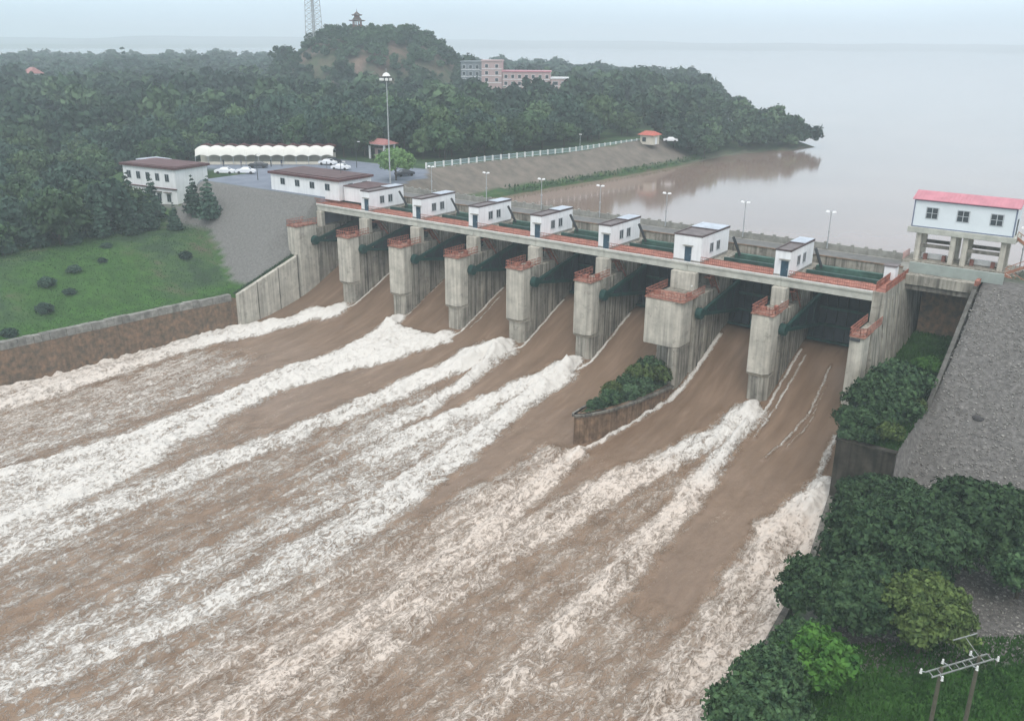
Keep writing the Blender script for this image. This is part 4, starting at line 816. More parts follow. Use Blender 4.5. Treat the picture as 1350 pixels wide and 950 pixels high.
# the wood further off reads as one mass
base = [crown_arrays(300+i, 5.0, 11, 260, 1.0, 9, flat=.8) for i in range(5)]
def wood(name, pts, label, m_):
    VS = []; FS = []; o_ = 0
    P2 = np.array(pts); Z_ = height(P2[:,1], P2[:,2])
    for (d, x, y), z in zip(pts, Z_):
        V, Q_, CV, CQ = base[rg.randrange(5)]; k = 1 if d < 480 else 2
        an = rg.uniform(0, 6.28); c, s_ = math.cos(an), math.sin(an); s = rg.uniform(.7, 1.4)*(1 if d < 480 else 1.3); sz = rg.uniform(.8, 1.2)*(1 if d < 480 else .75)
        if y > 135 and x > -60: s *= .78
        if y > 165 and x > -22: s *= .75
        if x < -88 and x > -150 and 140 < y < 225: sz *= .78
        Vv = V.reshape(-1, 4, 3)[::k].reshape(-1, 3); n_ = len(Vv)//4; Qq = np.arange(n_*4).reshape(-1, 4)
        A = np.concatenate([Vv, CV]); B = np.stack([(A[:,0]*c-A[:,1]*s_)*s+x, (A[:,0]*s_+A[:,1]*c)*s+y, A[:,2]*s*sz+z], 1)
        T = np.concatenate([Qq[:, [0,1,2]], Qq[:, [0,2,3]], CQ+len(Vv)])+o_; o_ += len(A); VS.append(B); FS.append(T)
    o = link(name, npmesh(name, np.concatenate(VS), np.concatenate(FS), m_)); kind(o, 'stuff'); o['label'] = label; return o
c2 = jitter(8.4, 300, 480)+[(300, x, y) for (d, x, y) in jitter(4.6, 250, 600) if y > 138 and x > float(np.interp(y, SHY, SHX))-16]; c3 = jitter(15.0, 480, 1000)
mixm = leafm('leaf_wood', (.070, .120, .066), (.024, .050, .036), .06)
mixd = leafm('leaf_wood_dark', (.045, .085, .055), (.018, .038, .030), .06); mixl = leafm('leaf_wood_light', (.098, .155, .080), (.038, .070, .042), .06)
allp = rest+c2; b3 = [[], [], []]
for p in allp: b3[0 if rg.random() < .5 else (1 if rg.random() < .6 else 2)].append(p)
wood('wood', b3[0], 'mass of green trees spreading over the left bank and the headland', mixm)
wood('wood', b3[1], 'darker green trees scattered through the wood on the left bank', mixd)
wood('wood', b3[2], 'paler green trees scattered through the wood on the left bank', mixl)
wood('far_wood', c3[::2], 'distant hazy woodland stretching to the horizon at left', mixm)
wood('far_wood', c3[1::2], 'darker distant trees in the hazy woodland at left', mixd)
print('trees', len(near_), len(rest), len(c2), len(c3))
# shrubs on the hill
hl = []
for i in range(1000):
    an = rg.uniform(0, 6.28); q = math.sqrt(rg.random())*1.0; x = -203+56*q*math.cos(an); y = 209+44*q*math.sin(an)
    if math.hypot(x+208, y-205) < 6: continue
    if .62 < q < .9 and float(fbm(np.array(x*.11), np.array(y*.11), 2, 52)) > .53 and rg.random() < .75: continue
    hl.append((x, y, q))
hb = crown_arrays(400, 2.6, 4.5, 110, .75, 6); VS = []; FS = []; o_ = 0
for x, y, q in hl:
    z = float(height(x, y)); V, Q_, CV, CQ = hb; s = rg.uniform(.45, 1.1)*(.6 if q < .35 else 1); A = np.concatenate([V, CV]); an = rg.uniform(0, 6); c, s_ = math.cos(an), math.sin(an)
    VS.append(np.stack([(A[:,0]*c-A[:,1]*s_)*s+x, (A[:,0]*s_+A[:,1]*c)*s+y, A[:,2]*s*rg.uniform(.8, 1.5)+z-.8], 1)); FS.append(np.concatenate([Q_[:, [0,1,2]], Q_[:, [0,2,3]], CQ+len(V)])+o_); o_ += len(A)
o = link('hill_scrub', npmesh('hill_scrub', np.concatenate(VS), np.concatenate(FS), mixm)); kind(o, 'stuff'); o['label'] = 'dark scrub and small trees covering the pavilion hill'
tree(-365, 178, KCOL, KTT, 1.35, 'tall dark cypress rising above the wood at far left', cat='tree', z=5)
tree(-186, 212, KC[1], KT[0], .55, 'lone thin tree on the hilltop right of the pavilion', z=31.5)
tree(-236, 180, KCON, KTT, .75, 'small dark pine on the left shoulder of the hill', z=19)
# conifers at the edge of the grass
for i, (x, y, s, l) in enumerate(((-36.5, -7.5, .95, 'dark conifer standing alone against the grey slope edge'), (-42.5, -7, .85, 'conifer next to the slope in front of the white two storey building'), (-45.5, -16, .8, 'conifer at the grass edge below the white two storey building'),
                               (-46, -26, .85, 'conifer along the grass edge left of the white two storey building'), (-47, -38, .9, 'conifer at the grass edge near the left side of the picture'), (-41, -13, .6, 'shorter conifer in front of the others at the grass edge'),
   (-53, -10, 1.05, 'broad conifer before the middle of the white two storey building'), (-57, -13, 1.1, 'conifer before the left end of the white two storey building'), (-50, -20, .9, 'conifer in the second row at the grass edge'),
   (-43.5, -21, .75, 'small conifer at the rounded corner of the grass edge'), (-49, -31, 1.0, 'tall conifer in the middle of the left grass edge'), (-46.5, -45, .9, 'conifer at the left end of the grass edge'), (-45, -33, .7, 'low conifer in the middle of the left grass edge'))):
    tree(x, y, KCON, KTT, s, l, None, name='conifer', cat='tree')
for x, y, s, l in ((-30, -46, .35, 'dark bush low in the left part of the grass bank, second from the wall'), (-32, -40, .3, 'dark bush in the middle of the left cluster on the grass bank'), (-24, -50, .35, 'dark bush on the grass bank nearest the river wall'), (-27, -44, .25, 'small dark bush between two larger ones on the grass bank'),
                   (-38, -30, .25, 'small bush high on the grass bank below the conifers'), (-28, -20, .3, 'lone small bush on the right part of the grass bank'), (-20, -58, .3, 'dark bush at the left picture edge on the grass bank'), (-33, -34, .22, 'smallest bush in the upper middle of the grass bank')):
    tree(x, y, KC[2], None, s, l, None, name='bush', cat='bush', z=float(height(x, y))-.9, sz=.75)
# tree on the crest by the flood lamp
CRB = crown_mesh('crown', leaf_light, 500, 4.4, 7.4, 5200, .24, 22)
tree(-16.5, 27, CRB, trunk_mesh(6, .22, 5, 3, 3), 1.0, 'light green round tree on the dam crest behind the gate houses', z=1)
# riverside trees, near right
NB = [crown_mesh('crown', [leaf_near, leaf_near, leaf_olive, leaf_near, leaf_bright][i], 600+i, [6.8, 6.2, 4.2, 4.8, 2.6][i], [11, 10.5, 8.5, 7.2, 3.8][i], [24000, 21000, 13000, 13000, 5000][i], [.27, .27, .22, .25, .21][i], [52, 44, 26, 30, 13][i], flat=.58, core=.46) for i in range(5)]
NT = [trunk_mesh([8.5, 8, 6.2, 5.2, 2.4][i], [.3, .28, .2, .18, .1][i], 4, 30+i, [3.4, 3, 2, 2.2, 1][i]) for i in range(5)]
NEAR = [(108.4, -41.0, 0, .92, 'largest dark leafy tree of the right bank, behind the yellow green one', 0), (114.2, -31.0, 1, 1.0, 'large dark tree standing before the gravel slope at right', 0), (104.8, -31.0, 1, .75, 'dark tree at the foot of the dark retaining wall', 0),
        (113.6, -47.8, 2, .98, 'yellow green tree in front of the larger dark trees', 0), (105.6, -49.0, 3, .95, 'dark tree hanging over the foam in the middle of the right bank', 0), (107.0, -66.8, 3, .9, 'dark tree at the bottom edge overhanging the river', 0), (103.6, -70.5, 1, .5, 'lowest dark tree at the bottom edge nearest the foam', 0),
        (110.4, -35.5, 0, .85, 'dark tree crown filling the back of the clump before the gravel', 0), (119.0, -33.5, 1, .72, 'dark tree at the right edge on the gravel', 0), (108.2, -57.0, 4, 1.25, 'bright green shrub between the riverside trees', 0), (110.4, -67.5, 3, .5, 'low shrub at the bottom beside the lawn', 0),
        (108.5, -47.5, 3, 1.0, 'dark tree in the middle of the riverside clump left of the yellow green one', 0), (106.2, -55.5, 3, .6, 'small dark tree at the water above the bright green shrub', 0), (105.6, -61.0, 3, .66, 'dark bushy tree just below the bright green shrub', 0), (106.0, -24.9, 3, .7, 'dark tree against the right part of the retaining wall', 0)]
for i, (x, y, kx, s, l, q) in enumerate(NEAR): tree(x, y, NB[kx], NT[kx], s, l, cat='tree' if s > .5 and kx != 4 else 'shrub', name='tree' if s > .5 and kx != 4 else 'shrub')
SHR = crown_mesh('crown', leaf_near, 700, 2.4, 3.2, 5200, .17, 9); SHB = crown_mesh('crown', leaf_bright, 701, 2.2, 2.0, 4200, .16, 9)
for x, y, s, b_, l in ((101.0, -9.5, 1.55, 0, 'big dark shrub in the middle of the overgrown channel'), (99.4, -14.5, 1.4, 0, 'dark shrub leaning on the abutment wall in the channel'), (102.0, -16, 1.3, 0, 'dark shrub by the gravel edge of the channel'), (99.2, -20, 1.15, 0, 'dark shrub above the top of the dark retaining wall'),
                       (99.2, -3, 1.0, 1, 'bright green bush high in the channel beside the abutment'), (101.8, 1.5, .9, 1, 'bright green bush near the dark channel opening'), (102.2, -4.5, .8, 1, 'bright bush against the gravel curb')):
    tree(x, y, SHB if b_ else SHR, None, s, l, name='shrub', cat='shrub')
SH2 = [crown_mesh('crown', [leaf_near, leaf_olive, leaf_mid][i], 710+i, 1.5, 2.4, 2600, .15, 10, flat=.8) for i in range(3)]
isl = [(66.6, -9.0, 1.7, 'tall dark shrub on the island tucked under the wide pier', 0), (68.3, -9.8, 1.5, 'olive shrub under the wide pier by the island wall', 1), (66.9, -12.0, 1.45, 'olive green shrub near the back of the divider island', 1), (68.0, -13.6, 1.3, 'leafy shrub along the right wall of the divider island', 2),
       (66.4, -15.0, 1.3, 'dark green shrub on the left side of the divider island', 0), (67.8, -16.8, 1.2, 'lighter green shrub in the middle of the divider island', 2), (66.3, -18.6, 1.15, 'olive shrub on the outer half of the divider island', 1), (67.2, -20.4, 1.05, 'dark low shrub on the outer half of the island', 0), (66.2, -22.9, .85, 'smallest shrub at the pointed end of the divider island', 2)]
for x, y, s, l, k in isl: tree(x, y, SH2[k], None, s, l, z=-16.6, name='shrub', cat='shrub', sz=rg.uniform(.8, 1.15))
for x, y, s, l, k in ((98.2, -6.0, 1.1, 'olive shrub against the abutment wall in the channel', 1), (103.3, -12.0, 1.0, 'olive shrub beside the curb of the gravel slope', 1), (100.2, -4.8, 1.0, 'mid green shrub just above the big dark shrub in the channel', 2), (102.8, -20.2, 1.1, 'olive shrub overhanging the retaining wall', 1), (98.9, -22.2, .8, 'small shrub at the top edge of the retaining wall', 2), (101.0, -22.0, .9, 'dark shrub drooping over the middle of the retaining wall', 0)):
    tree(x, y, SH2[k], None, s, l, name='shrub', cat='shrub')
# grass tufts on the lawn, channel and left bank
def tufts(name, n, fx, fy, cond, h, m_, label, zf=height):
    x = RS.uniform(*fx, n); y = RS.uniform(*fy, n); k = cond(x, y); x, y = x[k], y[k]; n = len(x); z = zf(x, y); an = RS.rand(n)*6.28; hh = h*(.5+RS.rand(n)); w = .35*hh
    dx, dy = np.cos(an)*w, np.sin(an)*w; lx, ly = RS.uniform(-.4,.4,n)*hh, RS.uniform(-.4,.4,n)*hh
    V = np.stack([np.stack([x-dx, y-dy, z-.02], 1), np.stack([x+dx, y+dy, z-.02], 1), np.stack([x+lx, y+ly, z+hh], 1)], 1).reshape(-1, 3)
    o = link(name, npmesh(name, V, np.arange(3*n).reshape(-1, 3), m_)); kind(o, 'stuff'); o['label'] = label
tufts('island_grass', 2500, (65.4, 69.4), (-25, -8.2), lambda x, y: x < 69.6-np.maximum(0, -y-14)*.25, .5, leaf_mid, 'weeds filling the divider island between its shrubs', lambda x, y: 0*x-16.3)
gr = leafm('grass_blades', (.050, .13, .026), (.022, .065, .015), .35)
gr2 = leafm('grass_blades_bank', (.050, .098, .040), (.030, .060, .030), .12)
tufts('lawn_grass', 60000, (103, 124), (-80, -28), lambda x, y: y < -50+.9*(x-112)+3, .28, gr, 'short bright grass on the lawn under the power pole')
tufts('channel_grass', 16000, (97, 104.2), (-22, 14), lambda x, y: y > -99, .35, gr, 'rank grass growing in the old channel')
tufts('bank_grass', 60000, (-52, -13), (-118, 2), lambda x, y: (x < np.interp(y, WLY, WLX)-1) & (height(x, y) < -14+7*sm(np.interp(y, WLY, WLX)-x, 1, 26)+.9), .17, gr2, 'uneven green grass covering the left bank')
tufts('wall_weeds', 700, (-11.5, -10.8), (-22, -8), lambda x, y: x > -14, .35, leaf_mid, 'weeds along the top of the left wing wall', lambda x, y: -8.9+.33*(y+8))
tufts('shore_reeds', 7000, (-12, 12), (58, 150), lambda x, y: (height(x, y) > -4.9) & (height(x, y) < -3.6), .55, gr2, 'strip of reeds along the reservoir shore')
# ------------------------------------------------------------------ power pole, bottom right
pp = thing('power_pole', (118, -60.5, -19), 'twin concrete power pole with lattice crossarm and white insulators on the lawn', 'power pole')
pa, pb = Vector((117.2, -62.2, -9)), Vector((119.0, -59.4, -9)); pa0, pb0 = Vector((117.2, -62.2, -19.5)), Vector((119.0, -59.4, -19.5))
for a, b in ((pa0, pa), (pb0, pb)): MB().tube(a, b+up*.1, .18, 10, .12).build('pole', polec, pp)
dirx = (pb-pa).normalized(); perp = Vector((-dirx.y, dirx.x, 0)); ctr = (pa+pb)/2
for s_ in (-.28, .28): MB().beam(ctr-dirx*2.75+perp*s_-up*.2, ctr+dirx*2.75+perp*s_-up*.2, .07, .09).build('crossarm', arm_m, pp)
for q in (-2.6, -1.9, -.9, -.3, .3, .9, 1.9, 2.6): MB().beam(ctr+dirx*q-perp*.26-up*.2, ctr+dirx*(q+.15)+perp*.26-up*.2, .05, .05).build('crossarm_brace', arm_m, pp)
ex = MB(); ex.beam(ctr+dirx*.5+perp*1.3+up*.8, ctr+dirx*2.7+perp*1.3+up*.8, .07, .07); ex.build('upper_arm', arm_m, pp)
MB().beam(pb+up*.05, ctr+dirx*1.6+perp*1.3+up*.8, .04, .04).build('arm_stay', arm_m, pp)
for q, s_ in ((-2.95, .45), (-2.2, -.65), (-.8, .7), (.85, -.65), (1.7, .7), (3.0, -.4)):
    b_ = ctr+dirx*q+perp*s_-up*.2; i_ = MB()
    for k in range(3): i_.tube(b_+up*(-.12+.12*k), b_+up*(-.03+.12*k), .105-.015*k, 8, .06)
    i_.build('insulator', porcelain, pp); MB().beam(ctr+dirx*q*.93+perp*(.33 if s_ > 0 else -.33)-up*.2, b_, .05, .05).build('insulator_pin', steel, pp)
# ------------------------------------------------------------------ left bank buildings
def block(t, ox, oy, an, L_, D_, z0, z1, m_, name='wall'):
    ca, sa = math.cos(an), math.sin(an)
    def T(x, y, z): return (ox+x*ca-y*sa, oy+x*sa+y*ca, z)
    mb = MB(); v = [T(0,0,z0),T(L_,0,z0),T(L_,D_,z0),T(0,D_,z0),T(0,0,z1),T(L_,0,z1),T(L_,D_,z1),T(0,D_,z1)]
    mb.add(v, [(3,2,1,0),(4,5,6,7),(0,1,5,4),(1,2,6,5),(2,3,7,6),(3,0,4,7)]); return mb.build(name, m_, t)
def sub(t, ox, oy, an, x0, x1, y0, y1, z0, z1, m_, name, parent=None):
    ca, sa = math.cos(an), math.sin(an)
    T = lambda x, y, z: (ox+x*ca-y*sa, oy+x*sa+y*ca, z)
    v = [T(x0,y0,z0),T(x1,y0,z0),T(x1,y1,z0),T(x0,y1,z0),T(x0,y0,z1),T(x1,y0,z1),T(x1,y1,z1),T(x0,y1,z1)]
    return MB().add(v, [(3,2,1,0),(4,5,6,7),(0,1,5,4),(1,2,6,5),(2,3,7,6),(3,0,4,7)]).build(name, m_, parent or t)
# two storey white building: near corner (-60, .5), front runs to the left-rear
t = thing('white_building', (-68, 4, -6), 'white two storey building with dark red flat roof among the trees at left', 'building')
BA = math.atan2(.5-(-1.2), -60+78); L1, D1 = 17.5, 9.5; ox, oy = -60-L1*math.cos(.12), .8-L1*math.sin(.12); an = .12
block(t, ox, oy, an, L1, D1, -7.5, 2.2, wallw)
sub(t, ox, oy, an, -.5, L1+.5, -.5, D1+.5, 2.202, 2.75, maroon, 'roof'); sub(t, ox, oy, an, .2, L1-.2, .2, D1-.2, 2.752, 2.85, maroon, 'roof_surface')
sub(t, ox, oy, an, -.3, L1+.3, -.35, -.02, -2.3, -2.1, maroon, 'string_course')
for j in range(5):
    xx = 1.4+j*3.2
    for z0 in (-.6, -5.2 if j != 0 else None):
        if z0 is None: continue
        f = sub(t, ox, oy, an, xx-.1, xx+1.3, -.07, -.005, z0-.1, z0+1.7, framew, 'window'); sub(t, ox, oy, an, xx, xx+.56, -.09, -.075, z0, z0+1.6, glass, 'pane', f); sub(t, ox, oy, an, xx+.64, xx+1.2, -.09, -.075, z0, z0+1.6, glass, 'pane', f)
    if j > 0: sub(t, ox, oy, an, xx-.4, xx+1.6, -.8, -.01, -3.15, -3.0, conc_dark, 'awning')
# low white building on the crest
t = thing('low_white_building', (-19, 6, 1), 'long low white building with dark red flat roof beside the first gate house', 'building')
ox, oy, an, L1, D1 = -27.6, 1.6, .02, 19.6, 9.0
block(t, ox, oy, an, L1, D1, .6, 4.3, wallw); sub(t, ox, oy, an, -.4, L1+.4, -.4, D1+.4, 4.302, 4.75, maroon, 'roof'); sub(t, ox, oy, an, .5, L1-.5, .5, D1-.5, 4.752, 4.9, mat('roof_brown', (.11, .07, .07), .2, .6, .8), 'roof_surface')
for j in range(4):
    xx = 3.0+j*4.3; f = sub(t, ox, oy, an, xx-.1, xx+1.3, -.07, -.005, 2.3, 3.7, framew, 'window'); sub(t, ox, oy, an, xx, xx+.56, -.09, -.075, 2.4, 3.6, glass, 'pane', f); sub(t, ox, oy, an, xx+.64, xx+1.2, -.09, -.075, 2.4, 3.6, glass, 'pane', f)
for j in range(2):
    yy = 2.5+j*4; f = sub(t, ox, oy, an, L1+.005, L1+.07, yy-.1, yy+1.3, 2.3, 3.7, framew, 'window'); sub(t, ox, oy, an, L1+.075, L1+.09, yy, yy+1.2, 2.4, 3.6, glass, 'pane', f)
sub(t, ox, oy, an, L1+.41, L1+6.5, 1.0, 7.5, .6, 3.4, wallw, 'annex'); sub(t, ox, oy, an, L1+.45, L1+6.7, .8, 7.7, 3.402, 3.6, bpy.data.materials['roof_brown'], 'annex_roof')
# shade canopy of the car park
t = thing('shade_canopy', (-57, 27, 1), 'long white scalloped canvas canopy along the back of the car park', 'canopy')
A_, B_ = Vector((-72, 15, 0)), Vector((-46.5, 36.5, 0)); dd_ = (B_-A_).normalized(); nn_ = Vector((-dd_.y, dd_.x, 0)); nb = 11; L_ = (B_-A_).length/nb
for i in range(nb):
    m = MB(); a = A_+dd_*L_*i; V = []; n = 8
    for j in range(n+1):
        s_ = j/n; h = 3.9+.42*math.sin(PI*s_); p = a+dd_*L_*s_
        V += [tuple(p-nn_*.5+up*(1+h-1.9)), tuple(p+up*(1+h-.25)), tuple(p+nn_*3.0+up*(1+h)), tuple(p+nn_*5.5+up*(1+h-1.2))]
    m.add(V, [(4*j+k, 4*j+4+k, 4*j+5+k, 4*j+1+k) for j in range(n) for k in range(3)]); m.build('canvas_bay', canvas, t, smooth=True)
    MB().tube(a-nn_*.4+up*1, a-nn_*.4+up*3.2, .08, 6).build('post', steel, t)
m = MB(); m.beam(A_+nn_*4.5+up*2.2, B_+nn_*4.5+up*2.2, .2, 2.4); m.build('back_wall', creamw, t)
m = MB(); 
for i in range(nb): a = A_+nn_*5.7+dd_*L_*i; m.beam(a+up*4.9, a+dd_*L_*.5+up*5.35, .4, .4); m.beam(a+dd_*L_*.5+up*5.35, a+dd_*L_+up*4.9, .4, .4)
m.build('ridge_trim', maroon, t)
MB().beam(A_+nn_*.2+up*1.3, B_+nn_*.2+up*1.3, .25, .7).build('front_wall', creamw, t)
# cars
def car(x, y, rz, m_, label):
    t = thing('parked_car', (x, y, 1.0), label, 'car', 'cars in the car park'); 
    prof = [(-2.2,.35),(-2.25,.75),(-2.1,.95),(-1.2,1.02),(-.65,1.45),(.75,1.47),(1.35,1.05),(2.1,.92),(2.25,.6),(2.2,.35)]
    n = len(prof); V = [(p, -.85 if z < 1.1 else -.68, z) for p, z in prof]+[(p, .85 if z < 1.1 else .68, z) for p, z in prof]
    def mk(mb, nm, mt, par=t):
        me = bpy.data.meshes.new(nm); me.from_pydata(mb.v, [], mb.f); me.materials.append(mt); return link(nm, me, (0,0,0), par)
    b_ = MB().add(V, [tuple(range(n)), tuple(range(2*n-1, n-1, -1))]+[(i, n+i, n+(i+1)%n, (i+1)%n) for i in range(n)]); mk(b_, 'body', m_)
    mk(MB().add([(1.28,-.66,1.1),(.8,-.6,1.44),(.8,.6,1.44),(1.28,.66,1.1)], [(0,1,2,3)]).add([(-1.12,-.66,1.08),(-.72,-.6,1.43),(-.72,.6,1.43),(-1.12,.66,1.08)], [(3,2,1,0)])
       .add([(-.95,-.80,1.09),(1.1,-.80,1.09),(.72,-.70,1.4),(-.62,-.70,1.4)], [(0,1,2,3)]).add([(-.95,.80,1.09),(1.1,.80,1.09),(.72,.70,1.4),(-.62,.70,1.4)], [(3,2,1,0)]), 'window', glass)
    for a in (-1.35, 1.35):
        for s_ in (-1, 1): mk(MB().tube((a, s_*.68, .33), (a, s_*.9, .33), .33, 12), 'wheel', rubber)
    t.rotation_euler = (0, 0, rz); return t
for x, y, rz, m_, l in ((-53.5, 9.5, .6, carw, 'white car parked left of the others on the blue grey tarmac'), (-50, 12.6, .65, carw, 'white car parked just right of the leftmost white car'), (-47.0, 35.0, .3, carw, 'white car parked at the right end of the canopy'), (-38.2, 31, .4, carw, 'white car behind the low white building'),
                       (-56, 21, .7, card, 'dark car parked under the canopy at the left end'), (-48.5, 37.6, .4, card, 'dark car parked behind the white one by the canopy end'), (-19.5, 33.0, 1.2, card, 'dark car beside the light green tree on the crest')):
    car(x, y, rz, m_, l)
# people standing in front of the canopy
def person(x, y, rz, mt, label):
    me = bpy.data.meshes.new('person'); E_ = [(0,0,.95),(0,0,1.2),(0,0,1.45),(0,0,1.55),(0,.0,1.68),(.1,0,.9),(.12,.03,.5),(.12,0,.06),(.12,.12,.03),(-.1,0,.9),(-.12,-.02,.5),(-.12,-.05,.06),(-.12,.08,.03),(.2,0,1.42),(.26,.02,1.15),(.27,.1,.9),(-.2,0,1.42),(-.26,.02,1.15),(-.27,.1,.9)]
    me.from_pydata(E_, [(0,1),(1,2),(2,3),(3,4),(0,5),(5,6),(6,7),(7,8),(0,9),(9,10),(10,11),(11,12),(2,13),(13,14),(14,15),(2,16),(16,17),(17,18)], [])
    me.materials.append(mt); o = link('person', me, (x, y, 1.0)); o.rotation_euler = (0,0,rz); md = o.modifiers.new('skin', 'SKIN')
    R_ = [.15,.14,.15,.06,.10,.1,.07,.05,.04,.1,.07,.05,.04,.06,.05,.04,.06,.05,.04]
    for v, r_ in zip(me.skin_vertices[0].data, R_): v.radius = (r_, r_*.85)
    me.skin_vertices[0].data[0].use_root = True; s_ = o.modifiers.new('sub', 'SUBSURF'); s_.levels = 1; s_.render_levels = 1
    tag(o, label, 'person')
cl = [mat('cloth_%s' % n, c, .1, 3, .9) for n, c in (('navy', (.03,.04,.07)), ('grey', (.15,.15,.16)), ('black', (.02,.02,.02)))]
for i, (x, y, l) in enumerate(((-64, 17.0, 'person in dark clothes standing leftmost before the canopy'), (-60.5, 19.5, 'person in dark grey clothes standing before the canopy, second from left'), (-55, 24.0, 'person in black standing before the middle of the canopy'), (-53.0, 25.6, 'person in navy clothes standing right of the one in black'), (-42.5, 30.5, 'person standing near the white car at the canopy end'))):
    person(x, y, i*1.3, cl[i % 3], l)
# flood light mast
t = thing('flood_mast', (-13.0, 21.5, .6), 'very tall grey flood light mast with ring of lamps by the light green tree', 'light mast')
fx_, fy_, fz_ = -13.0, 21.5, 23.6
MB().tube((fx_, fy_, .6), (fx_, fy_, fz_), .17, 10, .09).build('mast', steel, t)
for z_, r_ in ((fz_-.6, 1.15), (fz_-1.4, 1.0)):
    m = MB()
    for i in range(12): a, b = 2*PI*i/12, 2*PI*(i+1)/12; m.beam((fx_+r_*math.cos(a), fy_+r_*math.sin(a), z_), (fx_+r_*math.cos(b), fy_+r_*math.sin(b), z_), .1, .1)
    for i in range(4): a = PI/2*i; m.beam((fx_, fy_, z_), (fx_+r_*math.cos(a), fy_+r_*math.sin(a), z_), .08, .08)
    m.build('ring', darkm, t)
for i in range(8): a = 2*PI*i/8; MB().box(fx_+1.15*math.cos(a)-.25, fx_+1.15*math.cos(a)+.25, fy_+1.15*math.sin(a)-.25, fy_+1.15*math.sin(a)+.25, fz_-1.3, fz_-.8).build('floodlight', whitep if i in (5, 6, 7, 0) else darkm, t, .05)
m = MB(); n = 12; V = [(fx_+.9*math.cos(2*PI*i/n), fy_+.9*math.sin(2*PI*i/n), fz_-.4) for i in range(n)]+[(fx_+.55*math.cos(2*PI*i/n), fy_+.55*math.sin(2*PI*i/n), fz_+.1) for i in range(n)]+[(fx_, fy_, fz_+.35)]
m.add(V, [(i, (i+1)%n, n+(i+1)%n, n+i) for i in range(n)]+[(n+i, n+(i+1)%n, 2*n) for i in range(n)]+[tuple(range(n))[::-1]]); m.build('lamp_cap', porcelain, t)
MB().tube((fx_, fy_, fz_+.3), (fx_, fy_, fz_+1.1), .04, 5).build('lightning_rod', steel, t)
# thin poles in the car park
for x, y, h, l in ((-40, 8, 5.5, 'thin lamp pole at the edge of the car park left of the low white building'), (-13.6, 8.0, 6.0, 'dark lamp pole between the low white building and the first gate house'), (-38.0, 36.0, 6.0, 'lamp pole with white head behind the low white building')):
    t = thing('lamp_pole', (x, y, 1), l, 'lamp pole'); MB().tube((x, y, 1), (x, y, 1+h), .09, 6, .05).build('pole', darkm, t); MB().beam((x-.1, y, 1+h), (x+1.0, y, 1+h+.25), .06, .06).build('arm', darkm, t); MB().box(x+.7, x+1.3, y-.14, y+.14, h+1.12, h+1.28).build('lamp_head', whitep, t)
# small gatehouse with pink roof
t = thing('gatehouse', (-45, 52, 1), 'small open gatehouse with pink hipped roof behind the flood light mast', 'gatehouse'); x, y = -45.5, 52.5
for a in (-2.6, 2.6):
    for b in (-1.8, 1.8): MB().box(x+a-.2, x+a+.2, y+b-.2, y+b+.2, .8, 4.6).build('column', wallw, t)
MB().box(x-2.4, x+2.4, y-.2, y+1.7, .8, 3.6).build('wall', pinkw, t); MB().box(x-1.2, x+.2, y-.26, y-.21, 1.8, 3.2).build('window', glass, t); MB().box(x-2.9, x+2.9, y-2.1, y+2.1, 4.6, 4.9).build('cornice', wallw, t)
MB().add([(x-3.6,y-2.8,4.9),(x+3.6,y-2.8,4.9),(x+3.6,y+2.8,4.9),(x-3.6,y+2.8,4.9),(x-1.6,y,6.1),(x+1.6,y,6.1)], [(0,1,5,4),(1,2,5),(2,3,4,5),(3,0,4),(3,2,1,0)]).build('roof', mat('pink_tile', (.36, .17, .16), .2, 2, .8), t)
# ------------------------------------------------------------------ shore road railing, kiosk
t = thing('shore_railing', (-15, 85, 1), 'long pale blue and white railing along the top of the reservoir embankment', 'railing')
YS = np.arange(45, 133, 2.75)
pr_ = [Vector((float(np.interp(y, CRY, CRX))-.6, float(y), 1.05)) for y in YS]
for i, p in enumerate(pr_):
    MB().box(p.x-.16, p.x+.16, p.y-.16, p.y+.16, 1.0, 2.5).build('post', whitep, t)
    if i+1 < len(pr_):
        q = pr_[i+1]; m = MB()
        for hh in (.35, 1.25): m.beam(p+up*hh, q+up*hh, .08, .1)
        for k in range(1, 9): g_ = p+(q-p)*k/9; m.beam(g_+up*.35, g_+up*1.25, .05, .05, (0, 1, 0))
        m.build('rail_panel', bluerail, t)
m = MB()
for p, q in zip(pr_[:-1], pr_[1:]): m.beam(p+Vector((.15,0,-.1)), q+Vector((.15,0,-.1)), .6, .3)
m.build('kerb', conc, t)
t = thing('kiosk', (-9, 130, 1), 'small cream kiosk with red roof at the far end of the embankment railing', 'kiosk'); x, y = -9.5, 131
MB().box(x-2.2, x+2.2, y-2, y+2, .8, 3.6).build('wall', creamw, t); MB().box(x-1.4, x-.2, y-2.06, y-2.005, 1.6, 2.9).build('window', glass, t); MB().box(x+2.205, x+2.26, y-.6, y+.5, .9, 2.9).build('door', wallw, t)
MB().add([(x-2.9,y-2.7,3.6),(x+2.9,y-2.7,3.6),(x+2.9,y+2.7,3.6),(x-2.9,y+2.7,3.6),(x-1.6,y,4.7),(x+1.6,y,4.7)], [(0,1,5,4),(1,2,5),(2,3,4,5),(3,0,4),(3,2,1,0)]).build('roof', mat('red_tile', (.45, .12, .09), .2, 2, .8), t)
car(-6.5, 139, .5, carw, 'white car parked beyond the small red roofed kiosk')
t = thing('lamp_pole', (-16, 101, 1), 'thin lamp pole by the middle of the shore railing', 'lamp pole'); MB().tube((-15.5, 101, 1), (-15.5, 101, 5.4), .1, 6, .06).build('pole', steel, t); MB().box(-15.8, -15.1, 100.8, 101.2, 5.4, 5.6).build('lamp_head', whitep, t)
t = thing('awning_shed', (-38, 112, 2), 'small pale green awning roof showing among the trees above the railing', 'shed')
